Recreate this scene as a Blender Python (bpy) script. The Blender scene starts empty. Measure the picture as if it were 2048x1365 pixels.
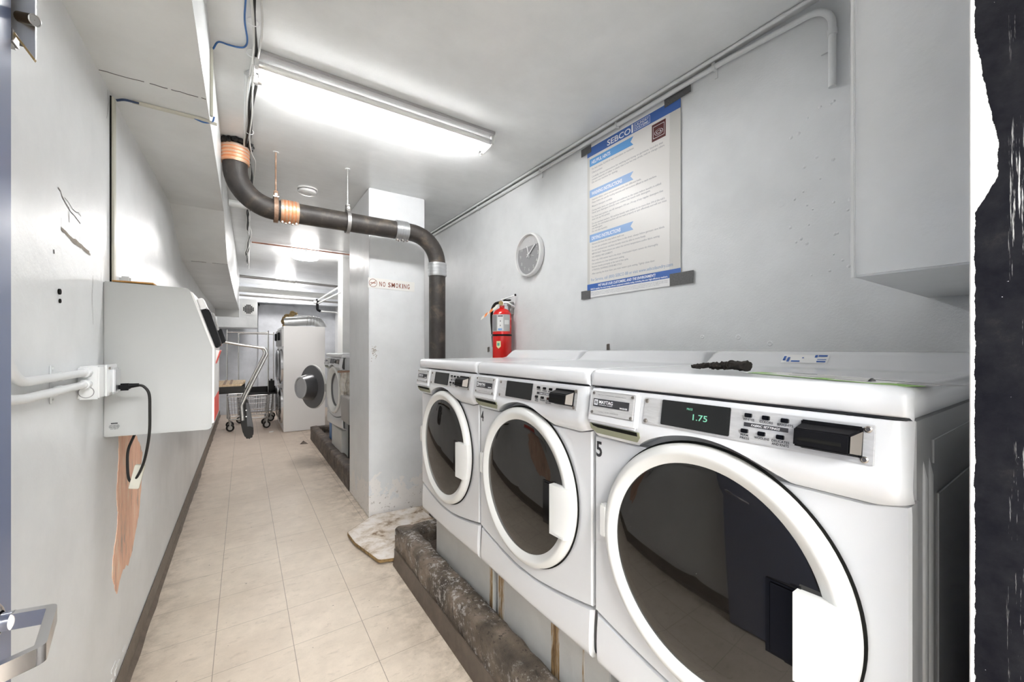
import bpy, bmesh, math, random
from mathutils import Vector, Matrix, noise as mnoise
random.seed(7)
C = bpy.context.scene.collection
S = bpy.context.scene
PI = math.pi
# ------------------------------------------------------------------ camera, world, exposure
cam_d = bpy.data.cameras.new('camera'); cam = bpy.data.objects.new('camera', cam_d); C.objects.link(cam)
cam.location = (0, 0, 1.42)
cam.rotation_euler = (PI/2, 0, -math.radians(33.84))
cam_d.sensor_width = 36; cam_d.lens = 801/2048*36
cam_d.shift_y = 14.5/2048
cam_d.clip_start = 0.02
S.camera = cam
S.view_settings.view_transform = 'Standard'; S.view_settings.look = 'None'
S.view_settings.gamma = 1; S.view_settings.use_curve_mapping = False
S.view_settings.exposure = 1.12
W = bpy.data.worlds.new('world'); S.world = W; W.use_nodes = True
W.node_tree.nodes['Background'].inputs[0].default_value = (0.9, 0.95, 1, 1)
W.node_tree.nodes['Background'].inputs[1].default_value = 0.3

# room lamps and the added hall fill are emissive: their strengths are set here
TUBE_GLOW, ROUND_GLOW, HALL_FILL_GLOW = 56.0, 34.0, 22.0

# ------------------------------------------------------------------ materials
MATS = {}
def nodes(name):
    m = bpy.data.materials.new(name); m.use_nodes = True
    nt = m.node_tree; b = nt.nodes['Principled BSDF']
    MATS[name] = m
    return m, nt, b
def N(nt, t, **kw):
    n = nt.nodes.new(t)
    for k, v in kw.items():
        if k in n.inputs: n.inputs[k].default_value = v
        else: setattr(n, k, v)
    return n
def mat(name, col, rough=0.5, metal=0.0, emit=None, es=0.0, ior=None, coat=0.0, spec=None):
    m, nt, b = nodes(name)
    b.inputs['Base Color'].default_value = (*col, 1); b.inputs['Roughness'].default_value = rough; b.inputs['Metallic'].default_value = metal
    if emit: b.inputs['Emission Color'].default_value = (*emit, 1); b.inputs['Emission Strength'].default_value = es
    if ior: b.inputs['IOR'].default_value = ior
    if coat: b.inputs['Coat Weight'].default_value = coat; b.inputs['Coat Roughness'].default_value = 0.08
    if spec is not None: b.inputs['Specular IOR Level'].default_value = spec
    return m
def ramp(nt, fac, stops):
    r = nt.nodes.new('ShaderNodeValToRGB'); e = r.color_ramp.elements
    while len(e) > 1: e.remove(e[-1])
    e[0].position = stops[0][0]; e[0].color = (*stops[0][1], 1)
    for p, c in stops[1:]:
        x = e.new(p); x.color = (*c, 1)
    nt.links.new(fac, r.inputs[0]); return r.outputs[0]
def pos(nt): return nt.nodes.new('ShaderNodeNewGeometry').outputs['Position']
def noi(nt, vec, scale, detail=4, rough=0.6, dist=0.0):
    n = N(nt, 'ShaderNodeTexNoise'); n.inputs['Scale'].default_value = scale; n.inputs['Detail'].default_value = detail
    n.inputs['Roughness'].default_value = rough; n.inputs['Distortion'].default_value = dist
    nt.links.new(vec, n.inputs['Vector']); return n.outputs['Fac']
def vscale(nt, vec, s):
    n = nt.nodes.new('ShaderNodeVectorMath'); n.operation = 'MULTIPLY'; n.inputs[1].default_value = s
    nt.links.new(vec, n.inputs[0]); return n.outputs[0]
def math_(nt, op, a, b=None, c=None, clamp=False):
    n = nt.nodes.new('ShaderNodeMath'); n.operation = op; n.use_clamp = clamp
    for i, v in enumerate((a, b, c)):
        if v is None: continue
        if isinstance(v, (int, float)): n.inputs[i].default_value = v
        else: nt.links.new(v, n.inputs[i])
    return n.outputs[0]
def mix(nt, fac, a, b):
    n = nt.nodes.new('ShaderNodeMix'); n.data_type = 'RGBA'
    if isinstance(fac, (int, float)): n.inputs[0].default_value = fac
    else: nt.links.new(fac, n.inputs[0])
    for i, v in ((6, a), (7, b)):
        if isinstance(v, tuple): n.inputs[i].default_value = (*v, 1)
        else: nt.links.new(v, n.inputs[i])
    return n.outputs[2]
def step(nt, v, lo, hi):
    n = nt.nodes.new('ShaderNodeMapRange'); n.inputs[1].default_value = lo; n.inputs[2].default_value = hi
    n.inputs[3].default_value = 0; n.inputs[4].default_value = 1; nt.links.new(v, n.inputs[0]); return n.outputs[0]
def bump(nt, b, h, strength, dist=0.01, prev=None):
    n = nt.nodes.new('ShaderNodeBump'); n.inputs['Strength'].default_value = strength; n.inputs['Distance'].default_value = dist
    nt.links.new(h, n.inputs['Height'])
    if prev: nt.links.new(prev, n.inputs['Normal'])
    nt.links.new(n.outputs[0], b.inputs['Normal']); return n.outputs[0]

def paint(name, col, rough, fine=0.12, wave=0.25, dirt=0.06, peel=False, streak=None):
    m, nt, b = nodes(name); p = pos(nt)
    n1 = noi(nt, p, 3.0, 5, 0.6); n2 = noi(nt, p, 120, 3, 0.6); n3 = noi(nt, vscale(nt, p, streak) if streak else p, 7.0, 4, 0.5)
    dark = tuple(c*(1-dirt*2.2) for c in col)
    c = mix(nt, step(nt, n1, 0.3, 0.72), dark, col)
    c = mix(nt, math_(nt, 'MULTIPLY', step(nt, noi(nt, p, 26, 3, 0.7), 0.75, 0.80), 0.5), c, tuple(x*0.45 for x in col))
    if peel:
        z = nt.nodes.new('ShaderNodeSeparateXYZ'); nt.links.new(p, z.inputs[0])
        lim = math_(nt, 'ADD', math_(nt, 'MULTIPLY', noi(nt, p, 5.5, 6, 0.65, 0.4), 1.5), -0.5)
        k = step(nt, math_(nt, 'SUBTRACT', lim, z.outputs[2]), 0.0, 0.01)
        c = mix(nt, k, c, (0.78, 0.76, 0.74))
        sp = math_(nt, 'MULTIPLY', step(nt, noi(nt, p, 38, 4, 0.7), 0.60, 0.66), step(nt, z.outputs[2], 0.30, 0.08))
        c = mix(nt, math_(nt, 'MULTIPLY', sp, 0.8), c, (0.22, 0.19, 0.16))
    nt.links.new(c, b.inputs['Base Color']); b.inputs['Roughness'].default_value = rough
    bb = bump(nt, b, n3, wave, 0.02); bump(nt, b, n2, fine, 0.003, bb)
    return m
WALLC = (0.80, 0.815, 0.82)
paint('wall_paint', WALLC, 0.34, wave=0.22)
paint('right_paint', WALLC, 0.42, fine=0.25, wave=0.12)
paint('ceiling_paint', (0.80, 0.815, 0.815), 0.25, wave=0.14, streak=(0.35, 1.6, 1))
paint('soffit_paint', (0.76, 0.775, 0.77), 0.34, wave=0.15)
paint('pillar_paint', (0.76, 0.775, 0.785), 0.34, wave=0.15, peel=True)
paint('plinth_paint', (0.60, 0.60, 0.58), 0.5, wave=0.1, dirt=0.1)
paint('back_paint', (0.66, 0.68, 0.72), 0.45, dirt=0.12)
paint('white_trim', (0.80, 0.81, 0.80), 0.35, wave=0.1)

def floor_mat():
    m, nt, b = nodes('vinyl_tile'); p = pos(nt)
    xyz = nt.nodes.new('ShaderNodeSeparateXYZ'); nt.links.new(p, xyz.inputs[0])
    def line(v, off, w):
        t = math_(nt, 'FRACT', math_(nt, 'DIVIDE', math_(nt, 'ADD', v, -off + 30.48), 0.32))
        return t
    def ln(v, off, pitch, w):
        t = math_(nt, 'FRACT', math_(nt, 'DIVIDE', math_(nt, 'ADD', v, 100*pitch-off), pitch))
        d = math_(nt, 'MINIMUM', t, math_(nt, 'SUBTRACT', 1, t))
        return step(nt, d, w/pitch, w/pitch*0.35)
    lx = ln(xyz.outputs[0], 0.2, 0.3125, 0.0022); ly = ln(xyz.outputs[1], 2.168, 0.3225, 0.0017)
    base = (0.71, 0.615, 0.505)
    mott = noi(nt, p, 9, 6, 0.7); c = mix(nt, step(nt, mott, 0.32, 0.66), tuple(x*0.86 for x in base), base)
    fl = noi(nt, vscale(nt, p, (30, 90, 1)), 3.0, 3, 0.6)
    c = mix(nt, math_(nt, 'MULTIPLY', step(nt, fl, 0.58, 0.68), 0.24), c, (0.42, 0.35, 0.27))
    scuff = noi(nt, vscale(nt, p, (5, 14, 1)), 2.4, 6, 0.75, 0.6)
    c = mix(nt, math_(nt, 'MULTIPLY', step(nt, scuff, 0.56, 0.68), 0.38), c, (0.30, 0.24, 0.19))
    big = noi(nt, p, 1.7, 4, 0.6)
    c = mix(nt, math_(nt, 'MULTIPLY', step(nt, big, 0.42, 0.64), 0.36), c, (0.47, 0.385, 0.30))
    dots = noi(nt, p, 45, 2, 0.5)
    c = mix(nt, math_(nt, 'MULTIPLY', step(nt, dots, 0.745, 0.765), 0.8), c, (0.09, 0.075, 0.06))
    # grime along the curb and the left baseboard
    g1 = math_(nt, 'ADD', step(nt, xyz.outputs[0], 0.55, 0.85), step(nt, xyz.outputs[0], -0.25, -0.44))
    g = math_(nt, 'MULTIPLY', g1, step(nt, noi(nt, p, 11, 5, 0.7), 0.42, 0.66))
    c = mix(nt, math_(nt, 'MULTIPLY', g, 0.75), c, (0.22, 0.17, 0.12))
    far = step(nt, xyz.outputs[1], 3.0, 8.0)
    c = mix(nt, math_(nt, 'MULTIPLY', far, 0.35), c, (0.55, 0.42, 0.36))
    L = math_(nt, 'MAXIMUM', lx, math_(nt, 'MULTIPLY', ly, 0.9))
    c = mix(nt, math_(nt, 'MULTIPLY', L, 0.75), c, (0.16, 0.13, 0.10))
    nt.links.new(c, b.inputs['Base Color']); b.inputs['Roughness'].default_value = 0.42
    bump(nt, b, noi(nt, p, 60, 3, 0.6), 0.08, 0.003)
floor_mat()
def rough_mat(name, stops, scale, rough, bstr, dist=0.01, metal=0.0, detail=8, vs=None, dis=0.3):
    m, nt, b = nodes(name); p = pos(nt)
    if vs: p = vscale(nt, p, vs)
    n = noi(nt, p, scale, detail, 0.68, dis)
    nt.links.new(ramp(nt, n, stops), b.inputs['Base Color']); b.inputs['Roughness'].default_value = rough; b.inputs['Metallic'].default_value = metal
    if bstr: bump(nt, b, noi(nt, p, scale*4, 6, 0.7), bstr, dist)
    return m
def curb_mat():
    m, nt, b = nodes('curb_concrete'); p = pos(nt)
    base = ramp(nt, noi(nt, p, 9, 3, 0.5), [(0.32, (0.055, 0.042, 0.03)), (0.50, (0.13, 0.10, 0.072)), (0.68, (0.24, 0.19, 0.145))])
    white = math_(nt, 'MULTIPLY', step(nt, noi(nt, p, 34, 6, 0.8), 0.53, 0.57), step(nt, noi(nt, p, 5, 3, 0.6), 0.44, 0.56))
    c = mix(nt, math_(nt, 'MULTIPLY', white, 0.85), base, (0.52, 0.50, 0.48))
    c = mix(nt, math_(nt, 'MULTIPLY', step(nt, noi(nt, p, 48, 5, 0.75), 0.58, 0.62), 0.8), c, (0.02, 0.015, 0.01))
    c = mix(nt, step(nt, noi(nt, p, 70, 3, 0.6), 0.70, 0.73), c, (0.70, 0.66, 0.60))
    nt.links.new(c, b.inputs['Base Color']); b.inputs['Roughness'].default_value = 0.55
    bb = bump(nt, b, noi(nt, p, 22, 8, 0.75), 0.8, 0.02); bump(nt, b, noi(nt, p, 90, 5, 0.75), 0.5, 0.004, bb)
curb_mat()
rough_mat('curb_dark', [(0.3, (0.018, 0.014, 0.01)), (0.5, (0.07, 0.052, 0.04)), (0.62, (0.14, 0.105, 0.08)), (0.75, (0.30, 0.25, 0.2))], 12, 0.55, 0.5)
rough_mat('cove_rubber', [(0.3, (0.060, 0.045, 0.033)), (0.7, (0.13, 0.10, 0.078))], 14, 0.4, 0.1)
rough_mat('baseboard_rubber', [(0.3, (0.10, 0.075, 0.058)), (0.65, (0.17, 0.135, 0.105))], 16, 0.45, 0.15)
rough_mat('cast_iron', [(0.3, (0.014, 0.012, 0.011)), (0.52, (0.036, 0.030, 0.026)), (0.66, (0.10, 0.08, 0.06)), (0.8, (0.2, 0.16, 0.12))], 7, 0.5, 0.3, 0.004)
rough_mat('rusty_band', [(0.36, (0.60, 0.50, 0.42)), (0.52, (0.68, 0.42, 0.27)), (0.68, (0.75, 0.28, 0.10))], 9, 0.38, 0.1, metal=0.55)
rough_mat('rusty_iron', [(0.35, (0.20, 0.12, 0.08)), (0.55, (0.33, 0.21, 0.14)), (0.7, (0.48, 0.36, 0.28))], 22, 0.55, 0.2, metal=0.3)
rough_mat('copper_pipe', [(0.35, (0.30, 0.13, 0.09)), (0.65, (0.52, 0.25, 0.17))], 14, 0.4, 0.05, metal=0.5)
rough_mat('board_surface', [(0.34, (0.20, 0.12, 0.06)), (0.43, (0.55, 0.46, 0.36)), (0.55, (0.74, 0.68, 0.62)), (0.7, (0.82, 0.79, 0.76))], 8, 0.5, 0.1)
rough_mat('peeled_plaster', [(0.36, (0.50, 0.37, 0.29)), (0.46, (0.80, 0.47, 0.33)), (0.56, (0.86, 0.54, 0.38)), (0.68, (0.86, 0.67, 0.52))], 6, 0.7, 0.25, vs=(1, 4, 1))
rough_mat('spray_foam', [(0.35, (0.14, 0.09, 0.03)), (0.6, (0.38, 0.27, 0.12))], 20, 0.8, 0.6)
rough_mat('white_cloth', [(0.35, (0.40, 0.33, 0.26)), (0.5, (0.66, 0.62, 0.56)), (0.7, (0.78, 0.76, 0.72))], 14, 0.85, 0.3)
rough_mat('rag_cloth', [(0.35, (0.008, 0.007, 0.006)), (0.7, (0.035, 0.028, 0.022))], 90, 0.9, 0.5, 0.003)
rough_mat('oak_slat', [(0.35, (0.52, 0.37, 0.22)), (0.65, (0.72, 0.56, 0.38))], 8, 0.5, 0.05, vs=(8, 1, 1))
rough_mat('ply_brown', [(0.35, (0.36, 0.17, 0.04)), (0.65, (0.62, 0.33, 0.09))], 40, 0.7, 0.3)
rough_mat('board_edge', [(0.35, (0.12, 0.07, 0.02)), (0.65, (0.42, 0.27, 0.11))], 30, 0.6, 0.3)
rough_mat('tar_black', [(0.3, (0.004, 0.004, 0.004)), (0.7, (0.03, 0.028, 0.026))], 30, 0.22, 0.9, 0.01)
rough_mat('rust_stain', [(0.40, (0.50, 0.47, 0.42)), (0.50, (0.34, 0.22, 0.10)), (0.62, (0.14, 0.08, 0.035))], 9, 0.6, 0.1, vs=(1, 5, 0.7))
rough_mat('duct_tape', [(0.3, (0.07, 0.07, 0.07)), (0.7, (0.12, 0.12, 0.118))], 120, 0.5, 0.2, 0.001)
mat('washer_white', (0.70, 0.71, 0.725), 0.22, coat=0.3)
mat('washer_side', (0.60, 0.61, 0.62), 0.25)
mat('ring_cream', (0.70, 0.70, 0.675), 0.24)
mat('handle_cream', (0.70, 0.70, 0.68), 0.28)
mat('smoked_glass', (0.008, 0.007, 0.006), 0.03, ior=1.62)
mat('black_gloss', (0.004, 0.004, 0.005), 0.1, spec=0.3)
mat('black_plastic', (0.006, 0.006, 0.007), 0.45, spec=0.12)
mat('black_matte', (0.010, 0.010, 0.010), 0.7)
mat('black_rubber', (0.018, 0.017, 0.016), 0.5, spec=0.3)
mat('dark_print', (0.03, 0.03, 0.035), 0.6)
mat('gap_dark', (0.01, 0.01, 0.009), 0.8, spec=0.1)
mat('label_gray', (0.25, 0.25, 0.26), 0.5)
mat('display_gray', (0.016, 0.017, 0.017), 0.2, spec=0.25)
mat('led_green', (0.02, 0.08, 0.05), 0.4, emit=(0.35, 0.95, 0.65), es=0.35)
rough_mat('bezel_steel', [(0.3, (0.52, 0.52, 0.52)), (0.7, (0.66, 0.66, 0.66))], 30, 0.35, 0.02, metal=0.35, vs=(1, 1, 8))
mat('screw_steel', (0.28, 0.26, 0.24), 0.35, 0.9)
mat('olive_plastic', (0.25, 0.26, 0.18), 0.4)
mat('reader_bronze', (0.20, 0.18, 0.16), 0.4, 0.5)
mat('chrome', (0.72, 0.72, 0.74), 0.18, 1.0)
mat('steel_tube', (0.62, 0.61, 0.60), 0.25, 0.95)
mat('dull_steel', (0.42, 0.41, 0.40), 0.4, 0.85)
mat('galvanized', (0.62, 0.63, 0.64), 0.28, 0.9)
mat('machine_gray', (0.47, 0.48, 0.475), 0.4)
mat('machine_front', (0.80, 0.79, 0.78), 0.3)
mat('red_label', (0.75, 0.06, 0.035), 0.4)
mat('orange_glow', (0.8, 0.35, 0.2), 0.4)
mat('extinguisher_red', (0.66, 0.008, 0.006), 0.16, coat=0.5)
mat('label_silver', (0.50, 0.50, 0.49), 0.4)
mat('paper_white', (0.80, 0.80, 0.79), 0.7)
mat('poster_paper', (0.74, 0.72, 0.69), 0.35)
mat('poster_border', (0.60, 0.59, 0.56), 0.4)
mat('poster_blue', (0.045, 0.13, 0.42), 0.4)
mat('ribbon_blue', (0.10, 0.32, 0.66), 0.4)
mat('ribbon_pale', (0.24, 0.40, 0.68), 0.4)
mat('text_gray', (0.33, 0.33, 0.35), 0.6)
mat('text_blue', (0.22, 0.33, 0.50), 0.6)
mat('maroon', (0.09, 0.012, 0.012), 0.4)
mat('print_white', (0.85, 0.86, 0.88), 0.5)
mat('sign_ivory', (0.77, 0.76, 0.73), 0.3)
mat('sign_brown', (0.22, 0.055, 0.022), 0.45)
mat('clock_face', (0.27, 0.27, 0.275), 0.5)
mat('clock_pale', (0.50, 0.50, 0.50), 0.5)
mat('clock_white', (0.82, 0.82, 0.81), 0.3)
mat('clock_print', (0.62, 0.62, 0.61), 0.5)
mat('blue_cable', (0.035, 0.13, 0.36), 0.4)
mat('navy_cable', (0.01, 0.03, 0.09), 0.4)
mat('black_cable', (0.012, 0.011, 0.010), 0.5, spec=0.3)
mat('gray_cable', (0.62, 0.62, 0.60), 0.45)
mat('raceway_ivory', (0.56, 0.55, 0.47), 0.4)
mat('conduit_paint', (0.72, 0.735, 0.735), 0.32)
mat('door_blue', (0.13, 0.16, 0.26), 0.3, coat=0.3)
mat('brass', (0.45, 0.33, 0.16), 0.35, 0.9)
mat('bronze', (0.10, 0.075, 0.05), 0.35, 0.7)
mat('bin_blue', (0.05, 0.16, 0.38), 0.4)
mat('dark_drum', (0.10, 0.10, 0.105), 0.3, 0.7)
mat('gasket_gray', (0.10, 0.10, 0.105), 0.5)
mat('clear_plastic', (0.36, 0.36, 0.37), 0.08, coat=0.5)
mat('green_print', (0.24, 0.50, 0.07), 0.4)
mat('sticker_gray', (0.30, 0.30, 0.31), 0.4)
mat('tag_orange', (0.85, 0.24, 0.05), 0.5)
mat('tag_white', (0.85, 0.80, 0.72), 0.6)
mat('shield_yellow', (0.72, 0.70, 0.40), 0.4)
mat('shield_green', (0.10, 0.35, 0.25), 0.4)
mat('tube_glow', (1, 1, 1), 0.4, emit=(1, 1, 1), es=TUBE_GLOW)
mat('lamp_glow', (1, 1, 1), 0.4, emit=(1, 0.97, 0.95), es=ROUND_GLOW)
mat('hall_fill_glow', (1, 1, 1), 0.4, emit=(1, 1, 1), es=HALL_FILL_GLOW)
mat('lamp_enamel', (0.42, 0.42, 0.42), 0.4)
mat('tube_off', (0.80, 0.80, 0.79), 0.2)
mat('scuff_brown', (0.33, 0.29, 0.25), 0.7)
mat('crack_dark', (0.16, 0.155, 0.15), 0.8)

def jamb_mat():
    m, nt, b = nodes('jamb_paint'); p = pos(nt)
    xyz = nt.nodes.new('ShaderNodeSeparateXYZ'); nt.links.new(p, xyz.inputs[0])
    edge = math_(nt, 'ADD', 0.0985, math_(nt, 'MULTIPLY', math_(nt, 'ADD', noi(nt, vscale(nt, p, (1, 1, 30)), 2.0, 6, 0.7), -0.5), 0.006))
    # long smear of white paint between 1.60 m and 1.80 m
    up = step(nt, xyz.outputs[2], 1.60, 1.68); dn = step(nt, xyz.outputs[2], 1.83, 1.68)
    sm = math_(nt, 'MULTIPLY', math_(nt, 'MINIMUM', step(nt, xyz.outputs[2], 1.598, 1.64), dn), 0.018)
    edge2 = math_(nt, 'SUBTRACT', edge, math_(nt, 'ADD', sm, math_(nt, 'MULTIPLY', noi(nt, vscale(nt, p, (1, 200, 25)), 1.0, 4, 0.7), math_(nt, 'MULTIPLY', sm, 0.2))))
    k = step(nt, math_(nt, 'SUBTRACT', xyz.outputs[1], edge2), 0.0, 0.0004)
    spots = step(nt, noi(nt, p, 150, 3, 0.6), 0.745, 0.75)
    st = noi(nt, vscale(nt, p, (1, 260, 9)), 1.0, 5, 0.75)
    zone = math_(nt, 'MULTIPLY', step(nt, xyz.outputs[1], 0.074, 0.066), step(nt, noi(nt, vscale(nt, p, (1, 1, 2.2)), 1.6, 2, 0.5), 0.48, 0.56))
    streak = math_(nt, 'MULTIPLY', step(nt, st, 0.58, 0.64), zone)
    tone = ramp(nt, noi(nt, p, 20, 6, 0.7), [(0.35, (0.006, 0.006, 0.009)), (0.6, (0.014, 0.014, 0.017)), (0.8, (0.035, 0.032, 0.03))])
    c = mix(nt, math_(nt, 'MAXIMUM', math_(nt, 'MAXIMUM', k, spots), math_(nt, 'MULTIPLY', streak, 0.8)), tone, (0.78, 0.78, 0.76))
    nt.links.new(c, b.inputs['Base Color']); b.inputs['Roughness'].default_value = 0.35; b.inputs['Specular IOR Level'].default_value = 0.12
    bump(nt, b, noi(nt, p, 90, 5, 0.7), 0.2, 0.002)
jamb_mat()

# ------------------------------------------------------------------ mesh builder
def Rx(a): return Matrix.Rotation(a, 4, 'X')
def Ry(a): return Matrix.Rotation(a, 4, 'Y')
def Rz(a): return Matrix.Rotation(a, 4, 'Z')
def T(x, y, z): return Matrix.Translation((x, y, z))
class MB:
    def __init__(s): s.v = []; s.f = []
    def add(s, vs, fs, M=None):
        o = len(s.v)
        s.v += [tuple(M @ Vector(v)) if M is not None else tuple(v) for v in vs]
        s.f += [tuple(i+o for i in f) for f in fs]; return s
    def bm_add(s, bm, M=None):
        bm.verts.index_update()
        s.add([v.co[:] for v in bm.verts], [[v.index for v in f.verts] for f in bm.faces], M); bm.free(); return s
    def box(s, x0, x1, y0, y1, z0, z1, bev=0, M=None, seg=2):
        if x0 > x1: x0, x1 = x1, x0
        if y0 > y1: y0, y1 = y1, y0
        if z0 > z1: z0, z1 = z1, z0
        bm = bmesh.new(); bmesh.ops.create_cube(bm, size=1)
        for v in bm.verts: v.co = ((x0+x1)/2+v.co.x*(x1-x0), (y0+y1)/2+v.co.y*(y1-y0), (z0+z1)/2+v.co.z*(z1-z0))
        if bev: bmesh.ops.bevel(bm, geom=bm.edges[:], offset=bev, segments=seg, affect='EDGES', clamp_overlap=True)
        return s.bm_add(bm, M)
    def prism(s, poly, h0, h1, M=None, bev=0):
        """poly in local xy, extruded along local z"""
        n = len(poly)
        area_ = sum(poly[i][0]*poly[(i+1) % n][1]-poly[(i+1) % n][0]*poly[i][1] for i in range(n))
        if area_ < 0: poly = poly[::-1]
        if h0 > h1: h0, h1 = h1, h0
        vs = [(x, y, h0) for x, y in poly]+[(x, y, h1) for x, y in poly]
        fs = [tuple(range(n))[::-1], tuple(range(n, 2*n))]+[(i, (i+1) % n, n+(i+1) % n, n+i) for i in range(n)]
        if bev:
            bm = bmesh.new(); bv = [bm.verts.new(v) for v in vs]
            for f in fs: bm.faces.new([bv[i] for i in f])
            bmesh.ops.bevel(bm, geom=bm.edges[:], offset=bev, segments=2, affect='EDGES', clamp_overlap=True)
            return s.bm_add(bm, M)
        return s.add(vs, fs, M)
    def tube(s, pts, r, seg=10, caps=True, M=None):
        pts = [Vector(p) for p in pts]; n = len(pts)
        rs = r if isinstance(r, (list, tuple)) else [r]*n
        tan = []
        for i in range(n):
            t = (pts[min(i+1, n-1)]-pts[max(i-1, 0)]).normalized(); tan.append(t)
        up = Vector((0, 0, 1)) if abs(tan[0].z) < 0.9 else Vector((1, 0, 0))
        a = tan[0].cross(up).normalized(); vs = []; fs = []
        for i in range(n):
            if i:
                a = (a-tan[i]*a.dot(tan[i]))
                if a.length < 1e-6: a = tan[i].orthogonal()
                a.normalize()
            b = tan[i].cross(a)
            for k in range(seg):
                th = 2*PI*k/seg; vs.append(pts[i]+(a*math.cos(th)+b*math.sin(th))*rs[i])
        for i in range(n-1):
            for k in range(seg):
                k2 = (k+1) % seg; fs.append((i*seg+k, i*seg+k2, (i+1)*seg+k2, (i+1)*seg+k))
        if caps: fs.append(tuple(range(seg))[::-1]); fs.append(tuple((n-1)*seg+k for k in range(seg)))
        return s.add(vs, fs, M)
    def cyl(s, p0, p1, r, r2=None, seg=20, M=None): return s.tube([p0, p1], [r, r if r2 is None else r2], seg, True, M)
    def lathe(s, prof, M=None, seg=48, cap0=False, cap1=False):
        """profile (r, h) around local z"""
        vs = []; fs = []
        for r, h in prof:
            for k in range(seg):
                t = 2*PI*k/seg; vs.append((r*math.cos(t), r*math.sin(t), h))
        for i in range(len(prof)-1):
            for k in range(seg):
                k2 = (k+1) % seg; fs.append((i*seg+k, i*seg+k2, (i+1)*seg+k2, (i+1)*seg+k))
        if cap0: fs.append(tuple(range(seg))[::-1])
        if cap1: fs.append(tuple((len(prof)-1)*seg+k for k in range(seg)))
        return s.add(vs, fs, M)
    def grid(s, fn, nu, nv, M=None, flip=False):
        vs = [fn(i/nu, j/nv) for j in range(nv+1) for i in range(nu+1)]
        fs = []
        for j in range(nv):
            for i in range(nu):
                a = j*(nu+1)+i; q = (a, a+1, a+nu+2, a+nu+1); fs.append(q[::-1] if flip else q)
        return s.add(vs, fs, M)
    def text(s, txt, size, M, align='LEFT', width=None, ext=0.0003, bold=0.0, shear=0.0, sp=1.0):
        cu = bpy.data.curves.new('t', 'FONT'); cu.body = txt; cu.size = size; cu.align_x = 'LEFT'; cu.align_y = 'BOTTOM_BASELINE'
        cu.extrude = ext; cu.offset = bold; cu.resolution_u = 3; cu.shear = shear; cu.space_character = sp
        o = bpy.data.objects.new('t', cu); C.objects.link(o); dg = bpy.context.evaluated_depsgraph_get()
        me = bpy.data.meshes.new_from_object(o.evaluated_get(dg))
        vs = [v.co.copy() for v in me.vertices]; fs = [tuple(p.vertices) for p in me.polygons]
        bpy.data.objects.remove(o); bpy.data.curves.remove(cu); bpy.data.meshes.remove(me)
        if vs:
            x0 = min(v.x for v in vs); x1 = max(v.x for v in vs); k = (width/(x1-x0)) if width else 1
            off = {'LEFT': 0, 'CENTER': -(x1-x0)*k/2, 'RIGHT': -(x1-x0)*k}[align]
            for v in vs: v.x = (v.x-x0)*k+off
            s.add(vs, fs, M)
        return s
def fillet(pts, r, n=8):
    pts = [Vector(p) for p in pts]; out = [pts[0]]
    for i in range(1, len(pts)-1):
        a, b, c = pts[i-1], pts[i], pts[i+1]; u = (a-b).normalized(); w = (c-b).normalized()
        ang = u.angle(w); d = min(r/math.tan(ang/2), (a-b).length*0.49 if i > 1 else (a-b).length*0.98, (c-b).length*0.49 if i < len(pts)-2 else (c-b).length*0.98)
        rr = d*math.tan(ang/2); ctr = b+(u+w).normalized()*(rr/math.sin(ang/2))
        p0 = b+u*d; p1 = b+w*d; v0 = p0-ctr; v1 = p1-ctr; tot = v0.angle(v1); ax = v0.cross(v1).normalized()
        for k in range(n+1): out.append(ctr+Matrix.Rotation(tot*k/n, 3, ax) @ v0)
    out.append(pts[-1]); return out
def curve(pts, n=10):
    """Catmull-Rom through points"""
    P = [Vector(p) for p in pts]; P = [P[0]*2-P[1]]+P+[P[-1]*2-P[-2]]; out = []
    for i in range(1, len(P)-2):
        for k in range(n):
            t = k/n; a, b, c, d = P[i-1:i+3]
            out.append(0.5*((2*b)+(c-a)*t+(2*a-5*b+4*c-d)*t*t+(3*b-a-3*c+d)*t**3))
    out.append(P[-2]); return out

def world_of(o):
    M = Matrix.Identity(4)
    while o is not None:
        M = (T(*o.location) @ o.rotation_euler.to_matrix().to_4x4()) @ M; o = o.parent
    return M
def obj(name, mb, m, parent=None, world=True, ang=35, flat=False):
    me = bpy.data.meshes.new(name); me.from_pydata([tuple(v) for v in mb.v], [], [f for f in mb.f if len(set(f)) > 2])
    bm = bmesh.new(); bm.from_mesh(me); bmesh.ops.recalc_face_normals(bm, faces=bm.faces[:]); bm.to_mesh(me); bm.free()
    if parent is not None and world: me.transform(world_of(parent).inverted())
    me.materials.append(MATS[m]); me.validate(); me.update()
    if not flat:
        me.polygons.foreach_set('use_smooth', [True]*len(me.polygons)); me.set_sharp_from_angle(angle=math.radians(ang))
    o = bpy.data.objects.new(name, me); C.objects.link(o)
    if parent is not None: o.parent = parent
    return o
def thing(name, label, cat, loc=(0, 0, 0), rotz=0, group=None):
    o = bpy.data.objects.new(name, None); C.objects.link(o); o.location = loc; o.rotation_euler = (0, 0, rotz)
    o.empty_display_size = 0.05
    return tag(o, label, cat, group)
def tag(o, label, cat, group=None, kind=None):
    o['label'] = label; o['category'] = cat
    if group: o['group'] = group
    if kind: o['kind'] = kind
    return o
def recenter(o, p):
    """move a top-level mesh object's origin to p"""
    o.data.transform(T(*[-c for c in p])); o.location = p; return o
def struct(name, mb, m, parent=None, label=None, **kw):
    o = obj(name, mb, m, parent, **kw)
    if parent is None:
        o['kind'] = 'structure'
        if label: o['label'] = label
    return o
def box(name, m, *a, **kw):
    return obj(name, MB().box(*a), m, **kw)

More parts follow.
